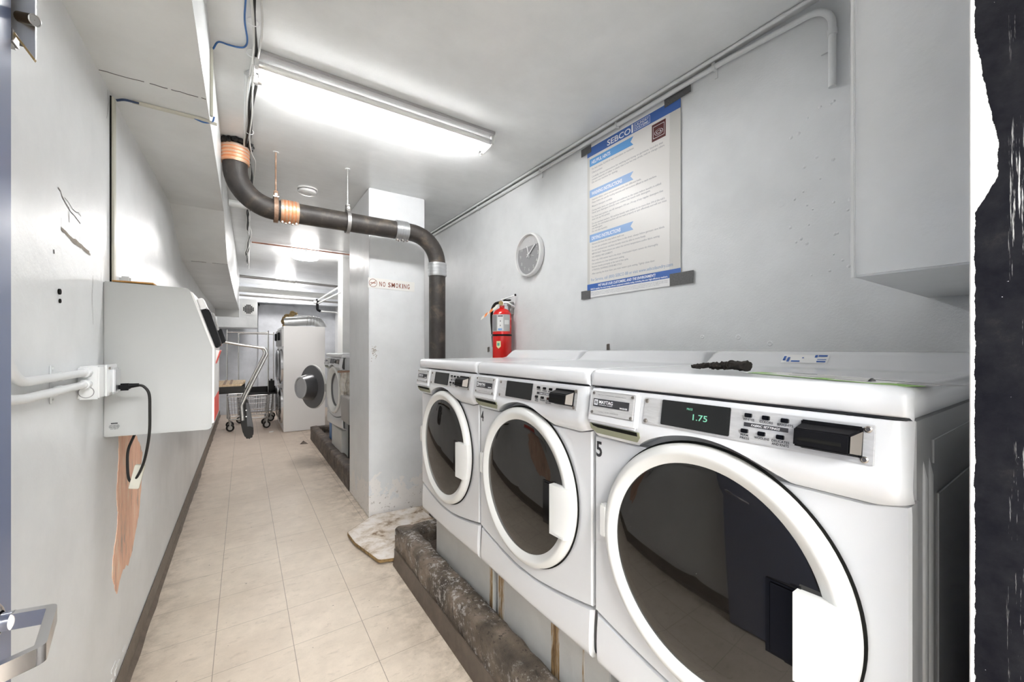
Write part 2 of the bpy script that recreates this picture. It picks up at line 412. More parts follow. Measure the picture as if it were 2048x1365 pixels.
# ------------------------------------------------------------------ the room
XL, XR, ZC, YB = -0.42, 1.85, 2.765, 10.5
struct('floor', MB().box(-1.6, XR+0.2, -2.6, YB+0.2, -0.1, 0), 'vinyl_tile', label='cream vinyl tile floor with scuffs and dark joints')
struct('ceiling', MB().box(-1.6, XR+0.2, -2.6, YB+0.2, ZC, ZC+0.1), 'ceiling_paint', label='pale grey glossy painted ceiling')
wl = struct('wall_left', MB().box(XL-0.15, XL, 0.1, YB, 0, ZC), 'wall_paint', label='pale grey wall on the left behind the change machine')
wr = struct('wall_right', MB().box(XR, XR+0.15, 0.1, YB, 0, ZC), 'right_paint', label='pale grey wall on the right behind the washers')
struct('wall_back', MB().box(XL, XR, YB, YB+0.15, 0, ZC), 'back_paint', label='grey far wall behind the wire carts')
struct('wall_front', MB().box(XL-0.15, -0.38, -0.1, 0.098, 0, ZC).box(0.832, XR+0.15, -0.1, 0.098, 0, ZC).box(-0.38, 0.832, -0.1, 0.098, 2.15, ZC), 'wall_paint', label='wall holding the entrance doorway')
struct('wall_hall', MB().box(-1.6, -1.5, -2.5, -0.1, 0, ZC).box(2.0, 2.05, -2.5, -0.1, 0, ZC).box(-1.6, 2.05, -2.6, -2.5, 0, ZC).box(-1.5, -0.57, -0.1, 0.0, 0, ZC), 'wall_paint', label='walls of the hall outside the doorway')
struct('trim_1', MB().box(0.80, 0.832, -0.12, 0.1035, 0, 2.15, 0.0012), 'jamb_paint', label='black painted door jamb with white paint smears')
struct('trim_2', MB().box(-0.38, -0.355, -0.12, 0.1035, 0, 2.15), 'jamb_paint', label='black painted door jamb on the hinge side')
# pillar and far column
struct('pillar', MB().box(0.87, 1.358, 3.44, 4.18, 0, ZC, 0.006), 'pillar_paint', label='pale grey pillar with peeling paint at its foot')
struct('column', MB().box(1.215, 1.55, 6.3, 6.65, 0, ZC, 0.004), 'white_trim', label='white column behind the open washer')
# scuff clump on the pillar
k = MB()
for i in range(46):
    x = 0.893+random.gauss(0, 0.013)+0.018; z = 1.385+random.gauss(0, 0.030)
    if 0.876 < x < 0.97: k.box(x, x+random.uniform(0.002, 0.006), 3.4385, 3.4402, z, z+random.uniform(0.002, 0.012))
obj('paint_chip', k, 'scuff_brown', bpy.data.objects['pillar'])['kind'] = 'stuff'
# boxed-in chase on the right wall
struct('wall_chase', MB().box(1.163, XR, 0.10, 0.33, 1.583, ZC, 0.004), 'wall_paint', label='boxed white chase hanging on the right wall beside the doorway')
obj('edge_bead', MB().box(1.1585, 1.1665, 0.3235, 0.3315, 1.581, ZC-0.001, 0.002), 'white_trim', bpy.data.objects['wall_chase'])
# bent soffit (underside of a stair) along the left wall
prof = [(0.1, 2.385), (2.12, 2.39), (3.60, 2.42), (4.22, 2.142), (6.3, 2.10), (8.85, 2.125), (8.85, 1.992), (8.98, 1.992), (8.98, ZC), (0.1, ZC)]
k = MB(); edge = lambda y: -0.119 if y < 3.7 else -0.119+(y-3.7)/5.3*0.055
st_ = [(0.1, 2.385), (2.12, 2.39), (3.60, 2.42), (3.70, 2.375), (4.22, 2.142), (6.3, 2.10), (8.85, 2.125), (8.8502, 1.992), (8.98, 1.992)]
vs = []
for y, z in st_: vs += [(XL, y, z), (edge(y), y, z), (edge(y), y, ZC), (XL, y, ZC)]
fs = [(0, 1, 2, 3), tuple(len(vs)-4+q for q in (3, 2, 1, 0))]
for q in range(len(st_)-1):
    for e_ in range(4): fs.append((q*4+e_, q*4+(e_+1) % 4, q*4+4+(e_+1) % 4, q*4+4+e_))
k.add(vs, fs)
sf = struct('ceiling_soffit', k, 'soffit_paint', ang=15, label='bent grey soffit under the stair along the left wall')
k = MB()
for (y, z, xs_) in ((1.955, 2.3890, ((-0.418, -0.30), (-0.285, -0.235), (-0.225, -0.145), (-0.135, -0.121))), (4.222, 2.1405, ((-0.36, -0.26), (-0.22, -0.112))), (7.4, 2.1115, ((-0.30, -0.085),))):
    for x0, x1 in xs_:
        q = [(x0+(x1-x0)*t_/6, y+random.uniform(-0.0025, 0.0025)-(x1 < -0.29)*0.0) for t_ in range(7)]
        for (xa, ya), (xb, yb) in zip(q, q[1:]): k.add([(xa, ya-0.0011, z-0.0012), (xb, yb-0.0011, z-0.0012), (xb, yb+0.0011, z-0.0012), (xa, ya+0.0011, z-0.0012), (xa, ya-0.0011, z+0.002), (xb, yb-0.0011, z+0.002), (xb, yb+0.0011, z+0.002), (xa, ya+0.0011, z+0.002)], [(3, 2, 1, 0), (4, 5, 6, 7), (0, 1, 5, 4), (2, 3, 7, 6)])
obj('crack', k, 'crack_dark', sf)
# baseboards
k = MB()
def bb(u, v):
    y = 0.1+u*(YB-0.12); w = 0.004+0.006*max(0, mnoise.noise(Vector((y*2.3, 0, 3))))
    o = 0.010+0.012*max(0, mnoise.noise(Vector((y*3.1, 1.7, 0)))-0.05)
    if v < 0.34: return (XL+0.001+o*1.5*(1-v/0.34)+0.004, y, 0.001+v*0.06)
    return (XL+0.003+w*(1-v)*1.4+0.002, y, 0.02+(v-0.34)/0.66*(0.092+0.006*mnoise.noise(Vector((y*2, 0, 0)))))
k.grid(bb, 260, 6)
k.grid(lambda u, v: (XL+0.004+(1-v)*-0.003, 0.1+u*(YB-0.12), 0.109), 2, 1)
struct('baseboard_left', k, 'baseboard_rubber', label='brown rubber baseboard along the left wall')
# marks on the left wall
def strip(k, pts, x, w):
    for (y0, z0), (y1, z1) in zip(pts, pts[1:]):
        d = Vector((0, y1-y0, z1-z0)); nrm = Vector((0, -d.z, d.y)).normalized()*w/2
        a = Vector((x, y0, z0)); b = Vector((x, y1, z1))
        k.add([a-nrm, b-nrm, b+nrm, a+nrm], [(0, 1, 2, 3)])
def jag(a, b, n, amp):
    out = []
    for i in range(n+1):
        t = i/n; out.append((a[0]+(b[0]-a[0])*t+(random.uniform(-amp, amp) if 0 < i < n else 0), a[1]+(b[1]-a[1])*t+(random.uniform(-amp, amp) if 0 < i < n else 0)))
    return out
k = MB(); x = XL+0.0008
strip(k, jag((1.593, 1.858), (1.675, 1.825), 5, 0.004), x, 0.004); strip(k, jag((1.675, 1.825), (1.775, 1.806), 6, 0.004), x, 0.003)
strip(k, jag((1.64, 1.845), (1.78, 1.83), 6, 0.006), x, 0.002); strip(k, jag((1.675, 1.825), (1.680, 1.785), 3, 0.002), x, 0.003)
for yy in (1.62, 1.63, 1.65, 1.66, 1.69, 1.71, 1.73, 1.74, 1.77): strip(k, [(yy, 1.742-(yy-1.6)*0.1), (yy-0.003, 1.742+random.uniform(0.01, 0.05)-(yy-1.6)*0.1)], x, 0.0015)
strip(k, jag((1.90, 1.665), (1.888, 1.60), 4, 0.001), x, 0.0018); strip(k, jag((1.888, 1.60), (1.90, 1.50), 5, 0.001), x, 0.0018)
strip(k, [(1.565, 1.683), (1.567, 1.672)], x, 0.007)
strip(k, jag((2.07, 2.38), (2.085, 2.34), 3, 0.001), x, 0.003); strip(k, jag((2.085, 2.34), (2.062, 2.27), 3, 0.001), x, 0.003)
obj('crack', k, 'crack_dark', wl)
k = MB(); strip(k, jag((1.617, 1.752), (1.69, 1.742), 4, 0.002), x, 0.010); strip(k, jag((1.69, 1.742), (1.86, 1.732), 9, 0.003), x, 0.013)
strip(k, jag((1.70, 1.738), (1.87, 1.728), 9, 0.004), x+0.0002, 0.006)
obj('scuff', k, 'scuff_brown', wl)
k = MB().cyl((XL, 1.60, 1.575), (XL+0.004, 1.60, 1.575), 0.008, seg=12).cyl((XL, 1.605, 1.55), (XL+0.003, 1.605, 1.55), 0.006, seg=12)
obj('anchor_hole', k, 'gap_dark', wl)
# torn paint showing pink plaster
L = [(2.232, 1.10), (2.235, 0.98), (2.215, 0.90), (2.20, 0.82), (2.222, 0.76), (2.205, 0.697), (2.16, 0.63), (2.143, 0.60), (2.135, 0.55), (2.16, 0.50), (2.19, 0.455), (2.205, 0.44)]
Rr = [(2.24, 0.47), (2.30, 0.495), (2.36, 0.485), (2.39, 0.47), (2.47, 0.50), (2.53, 0.56), (2.60, 0.61), (2.63, 0.68), (2.67, 0.77), (2.65, 0.84), (2.69, 0.90), (2.62, 0.96), (2.54, 1.01), (2.53, 1.10)]
def rough_line(pts, amp):
    out = []
    for a, b in zip(pts, pts[1:]): out += jag(a, b, 5, amp)[:-1]
    return out+[pts[-1]]
A = rough_line(L, 0.005); B = rough_line(Rr, 0.006)
poly = A+B
obj('exposed_plaster', MB().prism([(y, z) for y, z in poly], 0, 0.0015, Matrix(((0, 0, 1, XL), (1, 0, 0, 0), (0, 1, 0, 0), (0, 0, 0, 1)))), 'peeled_plaster', wl)
# white flaking by the left baseboard
k = MB()
for i in range(26):
    y = random.uniform(1.2, 2.3); z = 0.125+abs(random.gauss(0, 0.03)); k.box(XL, XL+0.002, y, y+random.uniform(0.01, 0.08), z, z+random.uniform(0.003, 0.012))
obj('flaked_paint', k, 'white_trim', wl)['kind'] = 'stuff'
# dimples and drips on the right wall
k = MB()
for (y, z, r) in ((0.757, 2.02, 0.016), (0.80, 1.44, 0.012), (0.93, 1.47, 0.012), (1.10, 1.475, 0.010), (2.9, 1.95, 0.02), (3.1, 2.05, 0.02), (2.95, 1.50, 0.015)):
    k.lathe([(r, 0), (r*0.7, 0.0015), (r*0.3, 0.0005), (0.0005, 0.0008)], T(XR, y, z) @ Ry(-PI/2), 14)
for i in range(30):
    y = 0.55+random.uniform(-0.02, 0.18); z = random.uniform(1.7, 2.38); r = random.uniform(0.003, 0.008)
    k.lathe([(r, 0), (r*0.6, 0.002), (0.0005, 0.0028)], T(XR, y, z) @ Ry(-PI/2), 8)
obj('paint_lump', k, 'right_paint', wr)['kind'] = 'stuff'

# ------------------------------------------------------------------ concrete curbs
def curb(name, x0, x1, y0, y1, h, th, endwall, m, label, xin):
    t = thing(name, label, 'curb', (x0, y0, 0))
    k = MB()
    def bar(a0, a1, b0, b1, nu, nv):
        # rough rounded bar: section in x or y
        pass
    def disp(p, s=0.006):
        q = Vector(p); return q+Vector((mnoise.noise(q*14), mnoise.noise(q*14+Vector((9, 0, 0))), mnoise.noise(q*11+Vector((0, 9, 0)))))*s+Vector((mnoise.noise(q*45), 0, mnoise.noise(q*45+Vector((3, 3, 3)))))*0.002
    w = x1-x0; R = 0.022
    sec = [(0, 0), (0, h*0.5), (0, h-R), (R*0.3, h-R*0.35), (R, h)]+[(R+(w-2*R)*i/5, h) for i in range(1, 6)]+[(w-R*0.3, h-R*0.35), (w, h-R), (w, h-0.10)]
    ny = int((y1-y0)/0.012); ns = len(sec)-1
    def f(u, v):
        i = min(int(round(v*ns)), ns); x, z = sec[i]
        p = Vector((x0+x, y0+u*(y1-y0), z)); 
        return disp(p, 0.008 if z > 0.05 else 0.0)
    k.grid(f, ny, ns)
    if endwall:
        def g(u, v):
            i = min(int(round(v*ns)), ns); y, z = sec[i]
            p = Vector((x0+u*(xin-x0), y1-y, z)); return disp(p, 0.006 if z > 0.05 else 0.0)
        k.grid(g, 50, ns)
    obj('wall', k, m, t, ang=60)
    k = MB().box(x0+w*0.6, xin, y0, y1-0.05, 0.0, h-0.095)
    obj('basin', k, 'curb_dark', t)
    return t
cb = curb('concrete_curb', 0.826, 0.944, 0.108, 2.61, 0.245, 0.118, True, 'curb_concrete', 'rough brown and grey concrete curb running in front of the three near washers', 1.30)
k = MB(); k.grid(lambda u, v: (0.826-0.006-0.010*(1-v)**3, 0.108+u*2.50, 0.002+v*0.105), 60, 6); k.grid(lambda u, v: (0.820+v*0.006, 0.108+u*2.5, 0.107), 60, 1)
obj('cove_base', k, 'cove_rubber', cb)
cb2 = curb('concrete_curb', 0.868, 0.985, 4.19, 6.96, 0.20, 0.115, True, 'curb_dark', 'dark stained concrete curb under the far washer with the open door', 1.205)

# plinth blocks that carry the near washers
def plinth(y0, y1, lab, zt=0.455):
    t = thing('concrete_plinth', lab, 'plinth', (0.95, (y0+y1)/2, 0.15), group=None)
    obj('block', MB().box(0.955, 1.68, y0, y1, 0.150, zt, 0.004), 'plinth_paint', t)
    return t
p3 = plinth(1.58, 2.235, 'grey block under the unnumbered washer furthest along the curb')
p4 = plinth(0.872, 1.545, 'rust-streaked grey block under washer 4')
p5 = plinth(0.14, 0.840, 'grey block under washer 5, mostly below the frame')
for (y0, y1, par) in ((1.485, 1.530, p4), (1.115, 1.16, p4), (0.985, 0.995, p4), (1.585, 1.61, p3), (0.80, 0.83, p5)):
    obj('rust_streak', MB().box(0.9535, 0.956, y0, y1, 0.155, 0.452), 'rust_stain', par)

# ------------------------------------------------------------------ washers
FT = math.radians(-9.1)      # tilt of the control fascia
def seam(x):                 # lower seam of the door panel
    t = abs(x)/0.345
    return 0.128+0.062*max(0, (t-0.12))**1.35 if t > 0.12 else 0.128
def make_washer(name, label, loc, rotz, number=None, open_door=False, price=True, group='front loading washers'):
    w = thing(name, label, 'washing machine', loc, rotz, group)
    P = lambda nm, k, m, par=w, **kw: obj(nm, k, m, par, world=False, **kw)
    RC = 0.457; HW = 0.343
    fas = lambda x, z: T(0, -0.013, 0.845) @ Rx(FT) @ T(x, 0, z-0.845)      # frame lying on the fascia
    def fm(x, z, out=0.0): return fas(x, z) @ T(0, -out, 0) @ Rx(PI/2)      # local xy = fascia plane, z towards the room
    # cabinet
    k = MB().box(-HW+0.005, HW-0.005, 0.032, 0.80, 0.0, 0.850, 0.010)
    for sx in (-1, 1):
        for y in (0.085, 0.125): k.tube([(sx*(HW-0.007), y, 0.02), (sx*(HW-0.005), y, 0.05), (sx*(HW-0.005), y, 0.74), (sx*(HW-0.007), y, 0.77)], [0.003, 0.0055, 0.0055, 0.002], 10)
        k.box(sx*(HW-0.006), sx*(HW-0.001), 0.17, 0.66, 0.06, 0.70, 0.0035)
        k.box(sx*(HW-0.006), sx*(HW-0.002), 0.14, 0.70, 0.755, 0.80, 0.0025)
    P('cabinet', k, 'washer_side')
    # lid
    k = MB(); hw = 0.3445
    sec = [(0.03, 0.851), (-0.012, 0.851), (-0.016, 0.855), (-0.017, 0.885), (-0.010, 0.896), (0.004, 0.900), (0.04, 0.8985), (0.55, 0.8985), (0.585, 0.905), (0.622, 0.940), (0.640, 0.949), (0.80, 0.950), (0.83, 0.935), (0.83, 0.851)]
    cols = [(-hw, 1), (-hw+0.004, 0.35), (-hw+0.012, 0.08), (-hw+0.02, 0), (0, 0), (hw-0.02, 0), (hw-0.012, 0.08), (hw-0.004, 0.35), (hw, 1)]
    cc = []
    xs = []
    for x, dr in cols: xs.append((x, dr))
    def insx(x, z):         # chamfered ends of the backguard
        if z > 0.901: return x*(1-(z-0.901)*0.9)
        return x
    vs = []; fs = []; m_ = len(sec)
    for x, dr in xs:
        for y, z in sec:
            zz = z-0.010*dr if z > 0.852 else z
            yy = y+(0.010*dr if y < 0 else 0)
            vs.append((insx(x, z), yy, zz))
    for i in range(len(xs)-1):
        for j in range(m_): fs.append((i*m_+j, (i+1)*m_+j, (i+1)*m_+(j+1) % m_, i*m_+(j+1) % m_))
    fs.append(tuple(range(m_))[::-1]); fs.append(tuple((len(xs)-1)*m_+j for j in range(m_)))
    k.add(vs, fs); P('lid', k, 'washer_white', ang=50)
    # fascia
    def low(x):
        a = 0.303**2-x*x
        return max(0.703+0.012*(x > 0.30)*(x-0.30)/0.045, RC+math.sqrt(a) if a > 0 else 0)
    def off(z):
        if z > 0.752: return -0.013-(0.845-z)*math.tan(-FT)
        t = min(1, (0.752-z)/0.049); o = -0.013-0.093*math.tan(-FT)
        return o*(1-t*t)+(-0.004)*t*t+(-0.003)*math.sin(t*PI)
    NX, NV = 90, 14
    def g(u, v):
        x = -HW+u*2*HW; e = max(0, (abs(x)-(HW-0.03))/0.03); e = 1-math.sqrt(max(0, 1-e*e)); lz = low(x)
        if v > 0.999: return (x, 0.034, lz)
        vv = v/((NV-1)/NV); z = 0.845+(lz-0.845)*min(1, vv); return (x*(1-0.0*e), off(z)+0.026*e*0.9, z)
    k = MB().grid(g, NX, NV, flip=True)
    k.add([(-HW, off(0.845)+0.0234, 0.845), (HW, off(0.845)+0.0234, 0.845), (HW, 0.034, 0.845), (-HW, 0.034, 0.845)], [(0, 1, 2, 3)])
    fa = P('control_panel', k, 'washer_white', ang=40)
    # drawer front with badge, recessed pull
    k = MB().box(-0.337, -0.160, -0.011, 0.004, 0.745-0.757, 0.843-0.757, 0.007, M=fas(0, 0.757), seg=3)
    dr = P('drawer', k, 'washer_white')
    k = MB().box(-0.322, -0.170, -0.0135, -0.009, 0.768-0.757, 0.836-0.757, 0.003, M=fas(0, 0.757)); bd = obj('badge_plate', k, 'bezel_steel', dr, world=False)
    k = MB().box(-0.312, -0.186, 0, 0.0012, 0, 0, 0) if False else MB().prism([(-0.313, 0.792), (-0.186, 0.792), (-0.186, 0.814), (-0.313, 0.814)], 0.0135, 0.0148, M=T(0, -0.013, 0.845) @ Rx(FT) @ T(0, 0, -0.845) @ Rx(PI/2))
    FM = T(0, -0.013, 0.845) @ Rx(FT) @ T(0, 0, -0.845) @ Rx(PI/2)      # xy = x,z on the fascia ; z = outwards
    obj('name_strip', k, 'dark_print', dr, world=False)
    k = MB().prism([(-0.309, 0.796), (-0.296, 0.796), (-0.296, 0.811), (-0.309, 0.811)], 0.0148, 0.0154, M=FM)
    k.text('MAYTAG', 0.013, FM @ T(-0.291, 0.801, 0.0148), width=0.050, bold=0.0002)
    k.text('COMMERCIAL LAUNDRY', 0.003, FM @ T(-0.291, 0.7965, 0.0148), width=0.050)
    obj('kind_lettering', MB().text('WASHER', 0.006, FM @ T(-0.190, 0.794, 0.0148), 'RIGHT', width=0.026), 'print_white', dr, world=False)
    obj('name_lettering', k, 'print_white', dr, world=False)
    k = MB()
    for i in range(3): k.box(-0.306+i*0.0035, -0.304+i*0.0035, -0.0003, 0.0003, 0, 0) if False else k.prism([(-0.3065+i*0.0035, 0.799), (-0.3045+i*0.0035, 0.799), (-0.3045+i*0.0035, 0.808), (-0.3065+i*0.0035, 0.808)], 0.0154, 0.0158, M=FM)
    obj('emblem', k, 'dark_print', dr, world=False)
    k = MB().text('MAYTAG COMMERCIAL DEPENDABILITY', 0.004, FM @ T(-0.298, 0.824, 0.0135), width=0.10); obj('service_lettering', MB().text('CALL FOR SERVICE', 0.004, FM @ T(-0.290, 0.777, 0.0135), width=0.07), 'label_gray', dr, world=False)
    obj('badge_lettering', k, 'label_gray', dr, world=False)
    for (x, z) in ((-0.315, 0.829), (-0.177, 0.829), (-0.315, 0.775), (-0.177, 0.775)):
        obj('screw', MB().lathe([(0.0042, 0.0135), (0.0042, 0.0155), (0.0025, 0.0165), (0.0022, 0.015), (0.0001, 0.015)], FM @ T(x, z, 0), 12), 'screw_steel', dr, world=False)
    pt = math.atan2(0.0095, 0.027); PMx = T(0, -0.0297, 0.744) @ Rx(pt) @ Rx(PI/2)
    pl = P('drawer_pull', MB().prism([(-0.330, 0.0), (-0.156, 0.0), (-0.156, -0.014), (-0.168, -0.029), (-0.312, -0.029), (-0.330, -0.016)], 0.0, 0.003, M=PMx), 'olive_plastic'); pl['label'] = 'olive recess under the drawer front'
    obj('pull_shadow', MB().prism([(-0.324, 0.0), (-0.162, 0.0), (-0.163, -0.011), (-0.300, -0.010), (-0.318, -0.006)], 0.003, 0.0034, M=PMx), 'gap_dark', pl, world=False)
    # bezel plate
    bz = P('bezel', MB().box(-0.149, 0.302, 0.768, 0.834, 0.0, 0.0025, 0.0012, M=FM), 'bezel_steel')
    for (x, z) in ((-0.140, 0.826), (-0.147+0.008, 0.776), (0.293, 0.826), (0.290, 0.776)):
        obj('screw', MB().lathe([(0.0055, 0.0025), (0.0055, 0.0045), (0.0035, 0.006), (0.003, 0.0045), (0.0001, 0.0045)], FM @ T(x, z, 0), 14), 'screw_steel', bz, world=False)
    dsp = P('display', MB().box(-0.095, 0.070, 0.774, 0.834, 0.0, 0.006, 0.0015, M=FM), 'display_gray')
    if price:
        k = MB().text('1.75', 0.019, FM @ T(-0.012, 0.796, 0.0061), width=0.034, bold=0.0001, ext=0.0001).text('PRICE', 0.0065, FM @ T(-0.028, 0.817, 0.0061), width=0.014, ext=0.0001)
        obj('readout', k, 'led_green', dsp, world=False)
    for x, z, lt in ((0.106, 0.823, (('WHITES', 0.8125, 0.022),)), (0.139, 0.8225, (('COLORS', 0.812, 0.024),)), (0.172, 0.822, (('BRIGHTS', 0.8115, 0.027),)), (0.101, 0.791, (('PERM.', 0.7805, 0.016), ('PRESS', 0.7745, 0.018))), (0.133, 0.7905, (('WOOLENS', 0.7795, 0.027),)), (0.166, 0.790, (('DELICATES', 0.7795, 0.030), ('AND KNITS', 0.7735, 0.029)))):
        bt = P('button', MB().box(x-0.0065, x+0.0065, z-0.0042, z+0.0042, 0.0, 0.008, 0.001, M=FM), 'black_gloss'); k = MB()
        for t_, zz, wd in lt: k.text(t_, 0.0064, FM @ T(x, zz, 0.0025), 'CENTER', width=wd, bold=0.0001)
        obj('button_lettering', k, 'dark_print', bt, world=False)
    st = P('label_strip', MB().box(0.098, 0.178, 0.8005, 0.8085, 0.0, 0.0031, M=FM), 'dark_print')
    obj('strip_lettering', MB().text('FABRIC SETTINGS', 0.0062, FM @ T(0.138, 0.8022, 0.0031), 'CENTER', width=0.052, shear=0.2), 'print_white', st, world=False)
    # card reader
    k = MB().box(0.199, 0.287, 0.778, 0.829, 0, 0.008, 0.002, M=FM)
    a = (0.186, 0.280, 0.779, 0.816)
    vs = [(0.199, 0.779, 0.006), (0.287, 0.779, 0.006), (0.287, 0.824, 0.006), (0.199, 0.824, 0.006), (0.196, 0.781, 0.030), (0.277, 0.781, 0.030), (0.277, 0.812, 0.030), (0.196, 0.812, 0.030)]
    bm = bmesh.new(); bv = [bm.verts.new(v) for v in vs]
    for f in ((0, 3, 2, 1), (4, 5, 6, 7), (0, 1, 5, 4), (1, 2, 6, 5), (2, 3, 7, 6), (3, 0, 4, 7)): bm.faces.new([bv[i] for i in f])
    bmesh.ops.bevel(bm, geom=bm.edges[:], offset=0.0025, segments=2, affect='EDGES'); k.bm_add(bm, FM)
    cr = P('card_reader', k, 'black_plastic')
    obj('card_slot', MB().box(0.203, 0.266, 0.791, 0.797, 0.0295, 0.0305, M=FM), 'gap_dark', cr, world=False)
    obj('side_trim', MB().add([(0.2775, 0.783, 0.0296), (0.2865, 0.782, 0.008), (0.2870, 0.821, 0.008), (0.2775, 0.810, 0.0296)], [(0, 1, 2, 3)], FM @ T(0.0006, 0, 0)), 'reader_bronze', cr, world=False)
    # front panel around the door opening
    rin = 0.262; k = MB(); out = []; inn = []; NA = 144
    angs = [2*PI*i/NA for i in range(NA)]
    for cxx, czz in ((HW-0.0016, 0.6999+0.012*(HW-0.30)/0.045), (-HW+0.0016, 0.6999), (HW-0.0016, seam(HW)+0.0016), (-HW+0.0016, seam(HW)+0.0016)):
        a_ = math.atan2(czz-RC, cxx) % (2*PI); q_ = min(range(NA), key=lambda i_: abs(angs[i_]-a_)); angs[q_] = a_
    for i in range(NA):
        a = angs[i]; dx, dz = math.cos(a), math.sin(a); lo_, hi_ = 0.0, 1.2
        for _ in range(22):
            md = (lo_+hi_)/2; x = dx*md; z = RC+dz*md
            ins = abs(x) < HW-0.0015 and z < 0.700+0.012*max(0, (x-0.30)/0.045) and z > seam(x)+0.0015
            lo_, hi_ = (md, hi_) if ins else (lo_, md)
        out.append((dx*lo_, RC+dz*lo_)); inn.append((dx*rin, RC+dz*rin))
    rings = []
    for r_, y, sc in ((inn, 0.03, 1), (inn, 0.003, 1), (out, 0.0, 0.986), (out, 0.004, 0.997), (out, 0.032, 1.0)):
        rings.append([(x*sc, y, RC+(z-RC)*sc) for x, z in r_])
    vs = sum(rings, []); fs = [(j*NA+i, j*NA+(i+1) % NA, (j+1)*NA+(i+1) % NA, (j+1)*NA+i) for j in range(4) for i in range(NA)]
    k.add(vs, fs); P('front_panel', k, 'washer_white', ang=30)
    # kick panel
    def kp(u, v):
        x = -HW+0.001+u*(2*HW-0.002); e = max(0, (abs(x)-(HW-0.012))/0.012); e = 1-math.sqrt(max(0, 1-e*e))
        zt = seam(x)-0.002; zb = 0.008+0.020*e
        if v < 0.08: return (x, 0.034, zt)
        if v > 0.92: return (x, 0.05, zb)
        t = (v-0.08)/0.84; z = zt+(zb-zt)*t
        return (x, 0.003-0.006*math.sin(t*PI*0.9)+0.018*e+0.02*max(0, t-0.85)/0.15, z)
    P('kick_panel', MB().grid(kp, 60, 16, flip=True), 'washer_white', ang=40)
    if number:
        P('number_decal', MB().text(number, 0.062, T(-0.334, -0.0008, 0.642) @ Rx(PI/2), width=0.022, bold=0.0012), 'dark_print')
    # door
    MD = T(0, 0, RC) @ Rx(PI/2)          # lathe axis towards the room
    def door_parts(par, M, opened):
        ring = [(0.262, 0.003), (0.2830, 0.004), (0.2840, 0.014), (0.2815, 0.022), (0.274, 0.0285), (0.266, 0.0315), (0.2625, 0.0318), (0.2565, 0.0300), (0.246, 0.0240), (0.2405, 0.0215), (0.2390, 0.0205), (0.238, 0.008), (0.262, 0.003)]
        rg = obj('door_ring', MB().lathe(ring, M, 96), 'ring_cream', par, world=False)
        gl = obj('door_glass', MB().lathe([(0.2388, 0.014), (0.2384, 0.0190), (0.234, 0.0205), (0.20, 0.0240), (0.15, 0.0275), (0.10, 0.0298), (0.05, 0.0310), (0.0005, 0.0314)], M, 96), 'smoked_glass', par, world=False)
        # grip pocket in the glass
        M2 = M @ T(0, 0, 0)
        k = MB()
        k.box(0.136, 0.205, -0.088, 0.066, 0.012, 0.0305, 0.006, M=M2, seg=3)
        k.box(0.150, 0.190, -0.078, 0.056, 0.0303, 0.0325, 0.004, M=M2, seg=2)
        pk = obj('grip_pocket', k, 'black_gloss', par, world=False)
        # handle block over the right side of the ring
        zs = [-0.098+i*(0.160/14) for i in range(15)]
        zs = [z+0.0 for z in zs]; rr = 0.2855
        arc = [(math.sqrt(rr*rr-z*z), z) for z in zs]
        left = [(0.186, 0.064), (0.186, -0.128)]
        poly = arc+left; npl = len(poly)
        def hgt(x): return 0.060 if x < 0.25 else 0.060-(x-0.25)*0.38
        mid = [(0.248, z) for z in reversed(zs)]
        bm = bmesh.new()
        b0 = [bm.verts.new((x, z, 0.012)) for x, z in arc]; m0 = [bm.verts.new((0.248, z, 0.012)) for z in zs]; l0 = [bm.verts.new((0.194, z, 0.024)) for z in zs]
        t1 = [bm.verts.new((x, z, 0.030)) for x, z in arc]; t2 = [bm.verts.new((0.258, z, 0.042)) for z in zs]; t3 = [bm.verts.new((0.194, z, 0.0455)) for z in zs]
        rows = [b0, t1, t2, t3, l0, m0]
        for a_, b_ in zip(rows, rows[1:]+rows[:1]):
            for i in range(14): bm.faces.new((a_[i], a_[i+1], b_[i+1], b_[i]))
        bm.faces.new([r[0] for r in rows]); bm.faces.new([r[14] for r in rows][::-1])
        sharp = [e for e in bm.edges if len(e.link_faces) == 2 and e.calc_face_angle(0) > 0.3]
        bmesh.ops.bevel(bm, geom=sharp, offset=0.0035, segments=2, affect='EDGES')
        obj('door_handle', MB().bm_add(bm, M), 'handle_cream', par, world=False)
        obj('hinge_cover', MB().box(-0.297, -0.270, -0.03, 0.062, 0.004, 0.030, 0.005, M=M), 'ring_cream', par, world=False)
    if not open_door:
        P('door_gap', MB().lathe([(0.262, 0.002), (0.2885, 0.002), (0.2885, 0.0045), (0.262, 0.0045), (0.262, 0.002)], MD, 96), 'gap_dark')
        P('gap_shadow', MB().lathe([(0.290, 0.004), (0.3035, 0.004), (0.3035, 0.0125), (0.290, 0.0125), (0.290, 0.004)], MD, 96), 'gap_dark') if False else None
        door_parts(w, MD, False)
    else:
        # opening, gasket and drum
        P('opening_ring', MB().lathe([(0.262, 0.0), (0.285, 0.0), (0.284, 0.016), (0.270, 0.026), (0.235, 0.018), (0.205, -0.01), (0.203, -0.04), (0.262, 0.0)], MD, 72), 'ring_cream')
        P('gasket', MB().lathe([(0.206, -0.012), (0.196, -0.02), (0.188, -0.05), (0.200, -0.08)], MD, 60), 'gasket_gray')
        k = MB().lathe([(0.200, -0.08), (0.255, -0.085), (0.255, -0.45), (0.0005, -0.46)], MD, 60)
        for a in (0.4, 2.5, 4.6): k.box(-0.02, 0.02, 0.20, 0.25, -0.42, -0.10, 0.01, M=MD @ Rz(a))
        P('drum', k, 'dark_drum')
        th = math.radians(162)
        hinge = T(-0.292, -0.020, 0)
